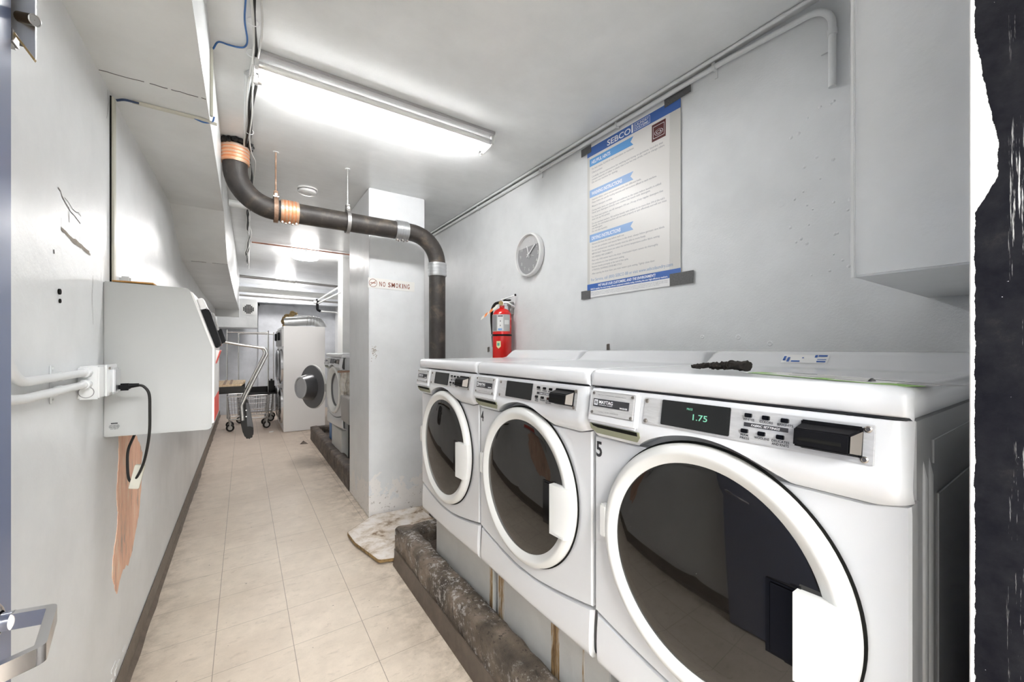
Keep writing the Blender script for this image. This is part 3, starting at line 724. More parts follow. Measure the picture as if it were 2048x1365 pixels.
        H = hinge @ Rz(-th) @ T(0.292, 0.020, 0) @ T(0, 0, RC) @ Rx(PI/2)
        ring = [(0.226, 0.0), (0.285, 0.0), (0.288, 0.020), (0.275, 0.037), (0.25, 0.0415), (0.226, 0.030), (0.0005, 0.05)]
        d = obj('door_ring', MB().lathe(ring, H, 80), 'ring_cream', w, world=False)
        obj('door_liner', MB().lathe([(0.282, -0.001), (0.278, -0.010), (0.175, -0.020), (0.172, -0.022)], H, 80), 'gasket_gray', w, world=False)
        obj('door_bowl', MB().lathe([(0.172, -0.018), (0.165, -0.06), (0.150, -0.12), (0.140, -0.150)], H, 60), 'dark_drum', w, world=False)
        obj('bowl_rim', MB().lathe([(0.140, -0.150), (0.138, -0.158), (0.122, -0.160), (0.118, -0.150), (0.0005, -0.144)], H, 60), 'clear_plastic', w, world=False)
        k = MB().box(-0.33, -0.285, -0.045, 0.005, RC-0.05, RC+0.05, 0.006)
        obj('door_hinge', k, 'dull_steel', w, world=False)
    return w
w5 = make_washer('washing_machine', 'white front loading washer marked 5, nearest the doorway', (0.87, 0.513, 0.46), -PI/2, '5')
w4 = make_washer('washing_machine', 'white front loading washer marked 4, in the middle of the near row', (0.87, 1.207, 0.46), -PI/2, '4', price=False)
w3 = make_washer('washing_machine', 'white front loading washer at the end of the near row beside the pillar', (0.87, 1.902, 0.46), -PI/2, None, price=False)
wo = make_washer('washing_machine', 'white washer past the pillar with its round door hanging open', (0.92, 5.26, 0.46), -PI/2-math.radians(-4.5), None, open_door=True, price=False)
p6 = thing('concrete_plinth', 'grey block under the far washer with the open door', 'plinth', (1.0, 5.26, 0.09))
obj('block', MB().box(0.945, 1.65, 4.96, 5.58, 0.1045, 0.455, 0.005), 'plinth_paint', p6)

# worn sticker on backguard of washer 5, instruction sheet and rag on its lid
k = MB().box(1.482, 1.4835, 0.585, 0.600, 1.385, 1.400)
t = thing('instruction_sheet', 'torn green and grey instruction sticker on the lid of washer 5', 'sticker', (0.90, 0.37, 1.3588))
SH = T(0.868, 0.178, 1.3588) @ Rz(math.atan2(0.34, 0.18))      # x along the sheet, y towards the doorway side
obj('sheet', MB().prism([(0, 0), (0.385, 0.0), (0.40, -0.05), (0.375, -0.10), (0.30, -0.125), (0.02, -0.115)], 0.0003, 0.0007, M=SH), 'paper_white', t)
obj('green_band', MB().box(0.0, 0.36, -0.008, 0.001, 0.0007, 0.0011, M=SH).box(0.0, 0.06, -0.035, -0.008, 0.0007, 0.0011, M=SH).box(0.155, 0.185, -0.03, -0.008, 0.0007, 0.0011, M=SH).box(0.33, 0.375, -0.05, -0.02, 0.0007, 0.0011, M=SH), 'green_print', t)
k = MB()
for (a, b, c_, d_) in ((0.0, 0.075, -0.11, -0.075), (0.0, 0.05, -0.062, -0.042), (0.085, 0.15, -0.10, -0.08), (0.10, 0.14, -0.05, -0.035), (0.19, 0.23, -0.09, -0.055), (0.24, 0.27, -0.06, -0.03), (0.28, 0.33, -0.11, -0.09)): k.box(a, b, c_, d_, 0.0007, 0.0012, M=SH)
obj('grey_print', k, 'sticker_gray', t)
k = MB(); k.grid(lambda u, v: SH @ Vector((0.09+u*0.16, -0.030-v*0.018, 0.0012+0.005*math.sin(v*PI)*(1.2-u))), 12, 6); obj('peeled_flap', k, 'label_silver', t)
t = thing('worn_sticker', 'scraped white and blue sticker on the raised back of washer 5', 'sticker', (1.47, 0.53, 1.385))
MBG = Matrix(((0, 0, -1, 0), (-1, 0, 0, 0), (0, 1, 0, 0), (0, 0, 0, 1)))     # xy = (-Y, Z), z = -X
def gb(y0, y1, s0, s1):      # quad on the sloped backguard: s runs 0..1 up the slope
    a = Vector((1.455, 0, 1.365)); b = Vector((1.492, 0, 1.40)); off_ = Vector((-0.0009, 0, 0.0009))
    p = lambda y, s: a.lerp(b, s)+off_+Vector((0, y, 0))
    return [p(y0, s0), p(y1, s0), p(y1, s1), p(y0, s1)]
k = MB()
for (y0, y1, a, b) in ((0.600, 0.475, 0.22, 0.95),): k.add(gb(y0, y1, a, b), [(0, 1, 2, 3)])
obj('paper', k, 'paper_white', t)
k = MB()
for (y0, y1, a, b) in ((0.572, 0.548, 0.3, 0.42), (0.545, 0.54, 0.62, 0.7), (0.512, 0.505, 0.70, 0.92), (0.503, 0.480, 0.78, 0.92), (0.503, 0.480, 0.5, 0.56), (0.503, 0.480, 0.30, 0.42), (0.597, 0.590, 0.4, 0.8), (0.585, 0.578, 0.3, 0.7)):
    q = [v+Vector((-0.0006, 0, 0.0006)) for v in gb(y0, y1, a, b)]; k.add(q, [(0, 1, 2, 3)])
obj('print', k, 'poster_blue', t)
# black rag
k = MB(); pts = curve([(1.075, 0.665, 1.368), (1.07, 0.64, 1.370), (1.085, 0.62, 1.372), (1.07, 0.598, 1.371), (1.08, 0.575, 1.374), (1.07, 0.55, 1.375), (1.075, 0.515, 1.374)], 8)
vs = []; fs = []; nn = len(pts)
for i, p in enumerate(pts):
    for j in range(14):
        a = 2*PI*j/14; q = Vector((0.022*math.cos(a), 0, 0.0085*math.sin(a)*(1+0.5*(i/nn))))
        sc = 0.55+0.6*abs(mnoise.noise(Vector((i*0.33, j*0.7, 2))))+0.35*(i/nn)
        z = max(1.3592, p.z+q.z*sc+0.004*mnoise.noise(Vector((i*0.6, j*0.9, 0))))
        vs.append((p.x+q.x*sc+0.006*mnoise.noise(Vector((i*0.4, j*1.3, 7))), p.y, z))
for i in range(nn-1):
    for j in range(14): fs.append((i*14+j, i*14+(j+1) % 14, (i+1)*14+(j+1) % 14, (i+1)*14+j))
fs.append(tuple(range(14))); fs.append(tuple((nn-1)*14+j for j in range(14)))
o = tag(obj('cleaning_rag', k.add(vs, fs), 'rag_cloth', ang=60), 'crumpled black cloth lying on the lid of washer 5', 'cloth'); recenter(o, (1.075, 0.59, 1.36))

# ------------------------------------------------------------------ black drain pipe
YP, ZP, RP = 3.18, 2.367, 0.069
t = thing('drain_pipe', 'black cast iron drain pipe bending from the ceiling across to the pillar and down', 'pipe', (0.6, YP, ZP))
path = fillet([(-0.045, YP, 2.764), (-0.045, YP, ZP), (1.367, YP, ZP), (1.367, YP, 0.02)], 0.235, 14)
obj('pipe_run', MB().tube(path, RP, 40), 'cast_iron', t)
def coupling(p0, p1, m, grooves, lab):
    p0 = Vector(p0); p1 = Vector(p1); d = (p1-p0).normalized(); Lc = (p1-p0).length
    M = T(*p0) @ d.to_track_quat('Z', 'Y').to_matrix().to_4x4(); prof = [(RP, 0), (RP+0.008, 0)]
    for i in range(grooves):
        a = (i+0.5)*Lc/grooves; prof += [(RP+0.008, a-0.30*Lc/grooves), (RP+0.0105, a-0.22*Lc/grooves), (RP+0.0105, a+0.22*Lc/grooves), (RP+0.008, a+0.30*Lc/grooves)]
    prof += [(RP+0.008, Lc), (RP, Lc)]
    o = obj('coupling', MB().lathe(prof, M, 40), m, t); o['label'] = lab; return M, Lc
coupling((-0.045, YP, 2.735), (-0.045, YP, 2.625), 'rusty_band', 5, 'copper coloured banded coupling under the ceiling')
coupling((0.212, YP, ZP), (0.322, YP, ZP), 'rusty_band', 5, 'copper coloured banded coupling beside the hanger')
coupling((1.005, YP, ZP), (1.105, YP, ZP), 'galvanized', 5, 'shiny steel banded coupling on the level run')
coupling((1.367, YP, 2.14), (1.367, YP, 2.03), 'galvanized', 4, 'shiny steel banded coupling on the downpipe')
for x0 in (0.222, 1.015):
    k = MB()
    for i in range(5): k.cyl((x0+i*0.021, YP-0.035+0.02*(i % 2), ZP-RP-0.012), (x0+i*0.021, YP-0.015+0.02*(i % 2), ZP-RP-0.012), 0.007, seg=8)
    obj('clamp_screw', k, 'screw_steel', t)
# rust rings between the bands
for i in range(4):
    z = 2.735-(i+1)*0.022; obj('rust_ring', MB().lathe([(RP+0.0085, -0.0018), (RP+0.0108, 0), (RP+0.0085, 0.0018)], T(-0.045, YP, z), 40), 'tag_orange', t)
    x = 0.212+(i+1)*0.022; obj('rust_ring', MB().lathe([(RP+0.0085, -0.0018), (RP+0.0108, 0), (RP+0.0085, 0.0018)], T(x, YP, ZP) @ Ry(PI/2), 40), 'tag_orange', t)
# tar around the pipe at the ceiling
def blob(c, r, n=3, amp=0.35, m='tar_black', s=22):
    bm = bmesh.new(); bmesh.ops.create_icosphere(bm, subdivisions=n, radius=1)
    for v in bm.verts:
        d = v.co.normalized(); v.co = Vector((d.x*r[0], d.y*r[1], d.z*r[2]))*(1+amp*mnoise.noise(d*3.1+Vector(c)*s)+amp*0.6*mnoise.noise(d*8+Vector(c)*s)); v.co += Vector(c)
    return bm
k = MB()
for i in range(16):
    a = 2*PI*i/16; x = -0.045+0.080*math.cos(a); y = YP+0.085*math.sin(a)
    if x < -0.117: x = -0.117+0.01*random.random()
    k.bm_add(blob((x, y, 2.752+random.uniform(-0.004, 0.008)), (random.uniform(0.014, 0.028), random.uniform(0.014, 0.028), random.uniform(0.010, 0.022)), 2))
tg = obj('pipe_sealant', k, 'tar_black', t, ang=60); tg['label'] = 'lumpy black tar around the pipe at the ceiling'
# hangers
def hanger(x, lab, rust):
    h = thing('pipe_hanger', lab, 'pipe hanger', (x, YP, ZC), group='hangers of the drain pipe')
    obj('rod', MB().cyl((x, YP, ZC-0.001), (x, YP, ZP+0.125), 0.0055, seg=12), 'rusty_iron' if rust else 'dull_steel', h)
    obj('ceiling_flange', MB().lathe([(0.0, -0.004), (0.018, -0.004), (0.018, 0)], T(x, YP, ZC-0.0005), 16), 'conduit_paint', h)
    k = MB(); ri, ro, wd = RP+0.0115, RP+0.0155, 0.0125
    pts = []
    for i in range(33):
        a = math.radians(50)+ (PI*2-math.radians(-0)-math.radians(-0))*0; 
    ang = [math.radians(118)+math.radians(304)*i/40 for i in range(41)]
    ri_ = [(YP+ri*math.cos(a), ZP+ri*math.sin(a)) for a in ang]; ro_ = [(YP+ro*math.cos(a), ZP+ro*math.sin(a)) for a in ang]
    top = ZP+0.125
    ri_ = [(YP-0.016, top-0.008)]+ri_+[(YP+0.016, top-0.008)]; ro_ = [(YP-0.020, top)]+ro_+[(YP+0.020, top)]
    vs = [(x-wd, y, z) for y, z in ri_]+[(x-wd, y, z) for y, z in ro_]+[(x+wd, y, z) for y, z in ri_]+[(x+wd, y, z) for y, z in ro_]
    n_ = len(ri_); fs = []
    for i in range(n_-1):
        fs += [(i, i+1, n_+i+1, n_+i), (2*n_+i, 3*n_+i, 3*n_+i+1, 2*n_+i+1), (n_+i, n_+i+1, 3*n_+i+1, 3*n_+i), (i, 2*n_+i, 2*n_+i+1, i+1)]
    k.add(vs, fs); k.box(x-wd, x+wd, YP-0.020, YP+0.020, top-0.004, top+0.002)
    obj('clevis', k, 'rusty_iron' if rust else 'dull_steel', h)
    k = MB().cyl((x, YP-0.032, ZP+0.098), (x, YP+0.032, ZP+0.098), 0.005, seg=8).cyl((x, YP-0.036, ZP+0.098), (x, YP-0.028, ZP+0.098), 0.009, seg=6)
    if rust: k.box(x-0.018, x+0.018, YP-0.045, YP+0.045, ZP+0.078, ZP+0.086, 0.002)
    obj('bolt', k, 'screw_steel', h)
hanger(0.184, 'rusty hanger holding the drain pipe at its left bend', True)
hanger(0.648, 'steel hanger holding the drain pipe near the pillar', False)

# ------------------------------------------------------------------ ceiling lamps
t = thing('tube_lamp', 'white two-tube ceiling lamp with one tube lit', 'ceiling lamp', (0.67, 2.2, ZC))
obj('lamp_body', MB().box(0.035, 1.305, 2.12, 2.325, 2.748, ZC-0.0005, 0.003).prism([(2.165, 2.749), (2.28, 2.749), (2.245, 2.722), (2.20, 2.722)], 0.04, 1.30, M=Matrix(((0, 0, 1, 0), (1, 0, 0, 0), (0, 1, 0, 0), (0, 0, 0, 1)))), 'lamp_enamel', t)
for x in (0.035, 1.300):
    obj('end_plate', MB().prism([(2.118, 2.762), (2.327, 2.762), (2.327, 2.735), (2.31, 2.688), (2.27, 2.688), (2.15, 2.700), (2.118, 2.74)], x-0.003, x+0.003, M=Matrix(((0, 0, 1, 0), (1, 0, 0, 0), (0, 1, 0, 0), (0, 0, 0, 1)))), 'white_trim', t)
for (y, m, nm) in ((2.150, 'tube_off', 'unlit_tube'), (2.285, 'tube_glow', 'lit_tube')):
    tb = obj(nm, MB().cyl((0.075, y, 2.708), (1.265, y, 2.708), 0.0155, seg=20), m, t)
    obj('tube_cap', MB().cyl((0.058, y, 2.708), (0.075, y, 2.708), 0.0145, seg=16).cyl((1.265, y, 2.708), (1.282, y, 2.708), 0.0145, seg=16), 'galvanized', tb)
    for x in (0.040, 1.282): obj('lamp_holder', MB().box(x, x+0.018, y-0.012, y+0.012, 2.690, 2.747, 0.003), 'white_trim', t)
def round_lamp(x, y, lab):
    t = thing('round_ceiling_lamp', lab, 'ceiling lamp', (x, y, ZC), group='round far ceiling lamps')
    obj('base', MB().lathe([(0.0005, -0.001), (0.17, -0.001), (0.172, -0.02), (0.16, -0.022)], T(x, y, ZC), 48), 'white_trim', t)
    obj('diffuser', MB().lathe([(0.165, -0.02), (0.172, -0.03), (0.172, -0.065), (0.155, -0.085), (0.10, -0.095), (0.0005, -0.098)], T(x, y, ZC), 48), 'lamp_glow', t)
round_lamp(0.72, 6.295, 'lit round ceiling lamp just beyond the drain pipe')
round_lamp(0.72, 9.45, 'lit round ceiling lamp further back, seen above the white pipes')
t = thing('hall_fill_lamp', 'unseen fill lamp added in the hall behind the doorway', 'ceiling lamp', (0.15, -1.7, ZC))  # unseen lamp added behind the camera to brighten the doorway end
obj('lamp_body', MB().box(-0.65, 1.15, -2.12, -1.18, 2.64, ZC-0.001, 0.01), 'white_trim', t); obj('diffuser', MB().box(-0.63, 1.13, -2.10, -1.20, 2.615, 2.638, 0.004), 'hall_fill_glow', t)
# smoke detector
t = thing('smoke_detector', 'white round smoke detector on the ceiling behind the drain pipe', 'smoke detector', (0.448, 3.765, ZC))
obj('base', MB().lathe([(0.0005, -0.0005), (0.078, -0.0005), (0.080, -0.010), (0.072, -0.014)], T(0.448, 3.765, ZC), 40), 'clock_white', t)
obj('slots', MB().lathe([(0.068, -0.013), (0.068, -0.020)], T(0.448, 3.765, ZC), 24), 'gap_dark', t)
obj('housing', MB().lathe([(0.0, -0.019), (0.072, -0.019), (0.070, -0.038), (0.055, -0.045), (0.030, -0.045), (0.028, -0.042), (0.0005, -0.042)], T(0.448, 3.765, ZC), 40), 'clock_white', t)

# ------------------------------------------------------------------ conduits along the right wall
t = thing('wall_conduit', 'white painted conduit along the top of the right wall, bending down at its near end', 'conduit', (1.83, 1.5, 2.74))
obj('conduit_run', MB().tube(fillet([(1.832, 4.9, 2.738), (1.832, 1.0, 2.738), (1.832, 0.578, 2.716), (1.832, 0.578, 2.40)], 0.085, 12), 0.0125, 16), 'conduit_paint', t)
obj('elbow_collar', MB().cyl((1.832, 0.578, 2.615), (1.832, 0.578, 2.595), 0.0155, seg=18), 'conduit_paint', t)
for y in (1.03, 1.62, 2.35, 3.3):
    obj('strap', MB().box(1.818, 1.846, y-0.008, y+0.008, 2.722, 2.754, 0.002).box(1.845, 1.8495, y-0.007, y+0.007, 2.690, 2.724), 'conduit_paint', t)
obj('strap', MB().box(1.842, 1.8495, 0.592, 0.618, 2.545, 2.562, 0.002), 'conduit_paint', t)
t = thing('thin_conduit', 'thin painted conduit in the corner where ceiling meets the right wall', 'conduit', (1.82, 1.5, 2.757))
obj('conduit_run', MB().cyl((1.80, 5.0, 2.755), (1.80, 0.35, 2.755), 0.0085, seg=12), 'conduit_paint', t)
for y in (0.72, 1.20, 2.05, 2.9): obj('coupling', MB().cyl((1.80, y, 2.755), (1.80, y+0.045, 2.755), 0.0098, seg=12), 'conduit_paint', t)

# ------------------------------------------------------------------ poster
YPO, XPO = 1.876, 1.8435
PM = Matrix(((0, 0, -1, XPO), (-1, 0, 0, YPO), (0, 1, 0, 0), (0, 0, 0, 1)))       # x -> -Y, y -> Z, z -> -X
t = thing('laundry_poster', 'large white and blue laundry instruction poster taped to the right wall', 'poster', (1.848, 1.54, 2.2))
WP = 0.664; Z0, Z1 = 1.745, 2.712
k = MB(); bow = lambda u, v: 0.003*math.sin(u*PI)+0.010*(max(0, 0.18-v)/0.18)**1.5*math.sin(u*PI)
def sheet(x0, x1, z0, z1, lift, nu=16, nv=16):
    return MB().grid(lambda u, v: ((x0+(x1-x0)*u), (z0+(z1-z0)*v), lift+0.0), nu, nv, M=PM)
obj('paper', MB().box(0, WP, Z0, Z1, -0.001, 0, M=PM), 'poster_border', t)
obj('print_area', MB().box(0.022, 0.602, Z0+0.085, Z1-0.067, 0, 0.0005, M=PM), 'poster_paper', t)
obj('fine_print_area', MB().box(0.0, 0.612, Z0, Z0+0.041, 0, 0.0005, M=PM), 'paper_white', t)
obj('top_margin', MB().box(0.0, WP, Z1-0.010, Z1, 0, 0.0006, M=PM), 'paper_white', t)
obj('header_band', MB().box(0, WP, 2.645, 2.702, 0, 0.0008, M=PM), 'poster_blue', t)
k = MB().text('SEBCO', 0.047, PM @ T(0.170, 2.655, 0.0008), width=0.178, bold=0.0008)
k.box(0.354, 0.366, 2.650, 2.697, 0.0008, 0.0012, M=PM)
for (a, b, c_, d) in ((0.374, 0.480, 2.652, 2.654), (0.374, 0.480, 2.693, 2.695), (0.374, 0.376, 2.652, 2.695), (0.478, 0.480, 2.652, 2.695)): k.box(a, b, c_, d, 0.0008, 0.0012, M=PM)
k.text('LAUNDRY', 0.019, PM @ T(0.382, 2.676, 0.0008), width=0.090, bold=0.0002).text('SYSTEMS', 0.019, PM @ T(0.382, 2.658, 0.0008), width=0.088, bold=0.0002)
k2 = MB()
k2.text('WE VALUE OUR CUSTOMERS, AND THE ENVIRONMENT!', 0.021, PM @ T(0.095, 1.8075, 0.0008), width=0.42, bold=0.0006, shear=0.2)
k2.text('SEBCO supplies the most energy-efficient equipment available today, including the new high-efficiency washers.', 0.013, PM @ T(0.030, 1.792, 0.0008), width=0.56, bold=0.0003)
obj('header_lettering', k, 'print_white', t); obj('footer_lettering', k2, 'print_white', t)
obj('footer_band', MB().box(0, WP, 1.786, 1.829, 0, 0.0008, M=PM), 'poster_blue', t)
def ribbon(z, m, wd=0.345):
    return obj('ribbon', MB().prism([(0.022, z-0.024), (wd+0.022, z-0.024), (wd+0.002, z), (wd+0.022, z+0.024), (0.022, z+0.024)], 0.0005, 0.001, M=PM), m, t)
ribbon(2.604, 'ribbon_blue'); ribbon(2.405, 'ribbon_pale'); ribbon(2.120, 'ribbon_pale')
for s_, z, wd in (('HELPFUL HINTS', 2.604, 0.155), ('WASHING INSTRUCTIONS', 2.405, 0.245), ('DRYING INSTRUCTIONS', 2.120, 0.235)): obj('ribbon_lettering', MB().text(s_, 0.030, PM @ T(0.040, z-0.011, 0.001), width=wd, bold=0.0005), 'print_white', t)
lines = [('For best results, ALWAYS read instructions on machines.', 2.556, .33), ('Check pockets.', 2.533, .09), ('Carefully choose instructions for washing and drying on garments. Laundry that', 2.506, .52), ('contains materials of rubber or plastic that is too hot may shrink, melt or change colors.', 2.488, .53), ('Do not use machine for dyeing.', 2.470, .21),
 ('Separate whites, colors and permanent press into different loads.', 2.361, .38), ('Please follow the specific loading amounts and instructions affixed to each machine.', 2.342, .48), ('Measure detergent carefully.', 2.318, .17),
 ('During wash, items use detergent and additives to the water before laundry is added.', 2.292, .51), ('Never pour detergent directly onto clothes that touch with detergent.', 2.276, .44), ('For front load washers, use HE detergent OR use 1/4 cup of any regular detergent that', 2.250, .52), ('does not say HE symbol.', 2.234, .15),
 ('Do not overload washers. Fill machine loosely with clothes to no more than 3/4 of the tub\'s', 2.208, .53), ('capacity. An overloaded machine will not wash properly or spin effectively and will not rinse', 2.192, .54), ('out detergent.', 2.176, .09), ('Do not dye laundry.', 2.158, .13),
 ('Remove lint from lint trap before each use.', 2.078, .26), ('Do not use synthetics and natural fibers in the dryer, always follow garment care labels.', 2.057, .53), ('Do not overload your machine; laundry must be able to move freely.', 2.036, .41), ('IMPORTANT: Please ensure you select the correct temperature and/or fabric setting.', 2.015, .50), ('FOR WRINKLE FREE GARMENTS', 1.994, .17),
 ('Place only ONE washer load in the dryer. Overloaded dryers cannot dry thoroughly.', 1.973, .49), ('Dry synthetics at a low temperature setting.', 1.952, .26), ('Remove laundry promptly at the end of the cycle.', 1.932, .29), ('ATTENTION, REOPENING DRYER MID CYCLE', 1.912, .24), ('After opening the dryer door, you must restart cycle setting. Tightly close door.', 1.889, .47)]
for lo_, hi_ in ((2.45, 2.60), (2.14, 2.40), (1.87, 2.10)):
    k = MB()
    for s_, z, wd in lines:
        if lo_ < z < hi_: k.text(s_, 0.0150, PM @ T(0.042, z, 0.0006), width=wd, ext=0.0001, bold=0.0001)
    obj('body_lettering', k, 'text_gray', t)
k = MB()
for i, z in enumerate((1.773, 1.765, 1.757)): k.text('SEBCO Laundry Systems is a leading supplier of laundry equipment and service to multi-family buildings throughout the area.'[i*3:], 0.007, PM @ T(0.03, z, 0.0006), width=0.56-0.05*(i == 2), ext=0.0001)
obj('fine_print', k, 'text_gray', t)
obj('service_lettering', MB().text('For Service, call (800) SEBCO 88 or visit www.sebcolaundry.com', 0.026, PM @ T(0.034, 1.846, 0.0006), width=0.585, ext=0.0001), 'text_blue', t)
obj('maroon_badge', MB().box(0.492, 0.578, 2.538, 2.630, 0.0005, 0.001, M=PM), 'maroon', t)
k = MB()
for (a, b, c_, d) in ((0.500, 0.570, 2.552, 2.554), (0.500, 0.570, 2.614, 2.616), (0.500, 0.502, 2.552, 2.616), (0.568, 0.570, 2.552, 2.616)): k.box(a, b, c_, d, 0.001, 0.0013, M=PM)
k.lathe([(0.021, 0.001), (0.019, 0.0013)], PM @ T(0.535, 2.578, 0) @ Matrix.Diagonal((1.25, 0.75, 1, 1)), 32).lathe([(0.013, 0.001), (0.010, 0.0013)], PM @ T(0.535, 2.578, 0) @ Matrix.Diagonal((1.25, 0.6, 1, 1)), 32)
obj('badge_outline', k, 'print_white', t)
for i, (x0, x1, z0, z1, rot) in enumerate(((-0.055, 0.035, 2.672, 2.722, 0.03), (0.57, 0.72, 2.690, 2.742, 0.05), (-0.055, 0.030, 1.738, 1.792, -0.01), (0.602, 0.735, 1.742, 1.806, 0.0))):
    cx, cz = (x0+x1)/2, (z0+z1)/2
    o = obj('tape_strip', MB().box(x0-cx, x1-cx, z0-cz, z1-cz, 0.0011, 0.0018, M=PM @ T(cx, cz, 0) @ Rz(rot)), 'duct_tape', t)

# ------------------------------------------------------------------ clock
CM = Matrix(((0, 0, -1, 1.85), (-1, 0, 0, 2.49), (0, 1, 0, 2.14), (0, 0, 0, 1)))
t = thing('wall_clock', 'round white wall clock with a grey face on the right wall', 'clock', (1.85, 2.49, 2.14))
obj('rim', MB().lathe([(0.155, 0.001), (0.166, 0.006), (0.168, 0.020), (0.165, 0.040), (0.159, 0.045), (0.152, 0.043), (0.150, 0.020), (0.0005, 0.019)], CM, 64), 'clock_white', t)
obj('face', MB().lathe([(0.150, 0.022), (0.0005, 0.022)], CM, 64), 'clock_face', t)
pts = [(0.149*math.cos(a), 0.149*math.sin(a)) for a in [math.radians(28)+math.radians(128)*i/30 for i in range(31)]]
obj('pale_segment', MB().prism(pts, 0.0222, 0.0226, M=CM), 'clock_pale', t)
k = MB()
for h_ in range(1, 13):
    a = PI/2-h_*PI/6; k.text(str(h_), 0.036, CM @ T(0.112*math.cos(a), 0.112*math.sin(a)-0.012, 0.0227), 'CENTER')
obj('numerals', k, 'clock_print', t)
def hand(nm, a, L_, w_, m, back=0.025, z=0.026):
    obj(nm, MB().box(-w_/2, w_/2, -back, L_, z, z+0.0015, M=CM @ Rz(a)), m, t)
hand('hour_hand', math.radians(18), 0.075, 0.010, 'clock_white'); hand('minute_hand', math.radians(-52), 0.105, 0.009, 'clock_white', z=0.029); hand('second_hand', math.radians(-105), 0.075, 0.0025, 'clock_print', z=0.032)
obj('center_cap', MB().cyl((0, 0, 0.024), (0, 0, 0.036), 0.007, M=CM, seg=16), 'clock_white', t)

# ------------------------------------------------------------------ no smoking sign on the pillar
t = thing('no_smoking_sign', 'ivory sign with brown lettering on the pillar', 'sign', (1.06, 3.44, 1.96))
SMx = T(1.062, 3.4385, 1.966) @ Ry(math.radians(0.8)) @ Rx(PI/2)
obj('plate', MB().box(-0.200, 0.200, -0.042, 0.042, 0, 0.002, 0.0008, M=SMx), 'sign_ivory', t)
k = MB(); cx = -0.108
for ch in 'NO SMOKING':
    if ch == ' ': cx += 0.016; continue
    wd = {'M': 0.029, 'I': 0.0075, 'O': 0.0225}.get(ch, 0.0215); k.text(ch, 0.056, SMx @ T(cx, -0.022, 0.002), width=wd, bold=0.0009); cx += wd+0.0072
k.lathe([(0.034, 0.002), (0.034, 0.0026), (0.0305, 0.0026), (0.0305, 0.002)], SMx @ T(-0.160, 0, 0), 40)
k.box(-0.030, 0.030, -0.0018, 0.0018, 0.002, 0.0026, M=SMx @ T(-0.160, 0, 0) @ Rz(math.radians(40))).box(-0.022, 0.022, -0.003, 0.003, 0.002, 0.0026, M=SMx @ T(-0.160, 0, 0))
obj('lettering', k, 'sign_brown', t)

# ------------------------------------------------------------------ fire extinguisher
ex, ey = 1.745, 2.748
t = thing('fire_extinguisher', 'red fire extinguisher hanging on the right wall behind the washers', 'fire extinguisher', (ex, ey, 1.27))
obj('cylinder', MB().lathe([(0.0005, 1.27), (0.070, 1.272), (0.078, 1.285), (0.078, 1.665), (0.074, 1.700), (0.056, 1.728), (0.030, 1.742), (0.020, 1.748), (0.020, 1.765), (0.0005, 1.765)], T(ex, ey, 0), 48), 'extinguisher_red', t)
FE = math.radians(-148)       # label faces the doorway
def patch(r, a0, a1, z0, z1, nn=16): return MB().grid(lambda u, v: (ex+r*math.cos(a0+(a1-a0)*u), ey+r*math.sin(a0+(a1-a0)*u), z0+(z1-z0)*v), nn, 1)
obj('instruction_label', patch(0.0788, math.radians(-205), math.radians(-70), 1.555, 1.690, 24), 'label_silver', t)
lb = bpy.data.objects['instruction_label']
obj('picture_panel', patch(0.0792, math.radians(-150), math.radians(-115), 1.560, 1.682), 'paper_white', lb)
obj('dark_panel', patch(0.0792, math.radians(-195), math.radians(-155), 1.560, 1.685), 'label_gray', lb)
obj('white_panel', patch(0.0792, math.radians(-108), math.radians(-78), 1.610, 1.645), 'paper_white', lb)
obj('print', patch(0.0795, math.radians(-148), math.radians(-118), 1.672, 1.680).add(patch(0.0795, math.radians(-134), math.radians(-130), 1.63, 1.642).v, patch(0.0795, 0, 1, 0, 1).f).add(patch(0.0795, math.radians(-134), math.radians(-130), 1.595, 1.607).v, patch(0.0795, 0, 1, 0, 1).f), 'dark_print', lb)
obj('blue_print', patch(0.0795, math.radians(-146), math.radians(-122), 1.563, 1.578), 'ribbon_pale', lb)
obj('strap', MB().lathe([(0.079, 1.518), (0.0805, 1.518), (0.0805, 1.532), (0.079, 1.532)], T(ex, ey, 0), 48), 'black_plastic', t)
sh = obj('shield_sticker', MB().grid(lambda u, v: (ex+0.0792*math.cos(math.radians(-156+26*u)), ey+0.0792*math.sin(math.radians(-156+26*u)), 1.425+0.052*v-(0.018*(1-v)*(1-abs(2*u-1))**0.8)+0.01*(1-v)), 12, 8), 'shield_yellow', t)
obj('shield_print', patch(0.0796, math.radians(-151), math.radians(-137), 1.440, 1.462), 'shield_green', sh)
D = Vector((math.cos(math.radians(-175)), math.sin(math.radians(-175)), 0))
k = MB().cyl((ex, ey, 1.760), (ex, ey, 1.812), 0.019, 0.016, 16).box(-0.03, 0.026, -0.013, 0.013, 1.770, 1.800, 0.004, M=T(ex, ey, 0) @ Rz(math.radians(60)))
obj('valve', k, 'chrome', t)
HM = T(ex, ey, 0) @ Rz(math.radians(-48))
obj('lower_handle', MB().tube([(0, 0, 1.795), (0.05, 0, 1.790), (0.085, 0, 1.765), (0.11, 0, 1.752)], 0.008, 8, M=HM), 'chrome', t)
obj('upper_lever', MB().tube([(-0.012, 0, 1.812), (0.03, 0, 1.822), (0.11, 0, 1.850)], [0.008, 0.006, 0.005], 8, M=HM), 'chrome', t)
obj('lever_tip', MB().cyl((0.105, 0, 1.848), (0.118, 0, 1.852), 0.009, M=HM, seg=10).box(0.01, 0.075, -0.008, 0.008, 1.803, 1.815, 0.003, M=HM), 'black_plastic', t)
obj('gauge', MB().cyl((ex-0.018, ey-0.018, 1.782), (ex-0.030, ey-0.030, 1.782), 0.018, seg=20), 'brass', t)
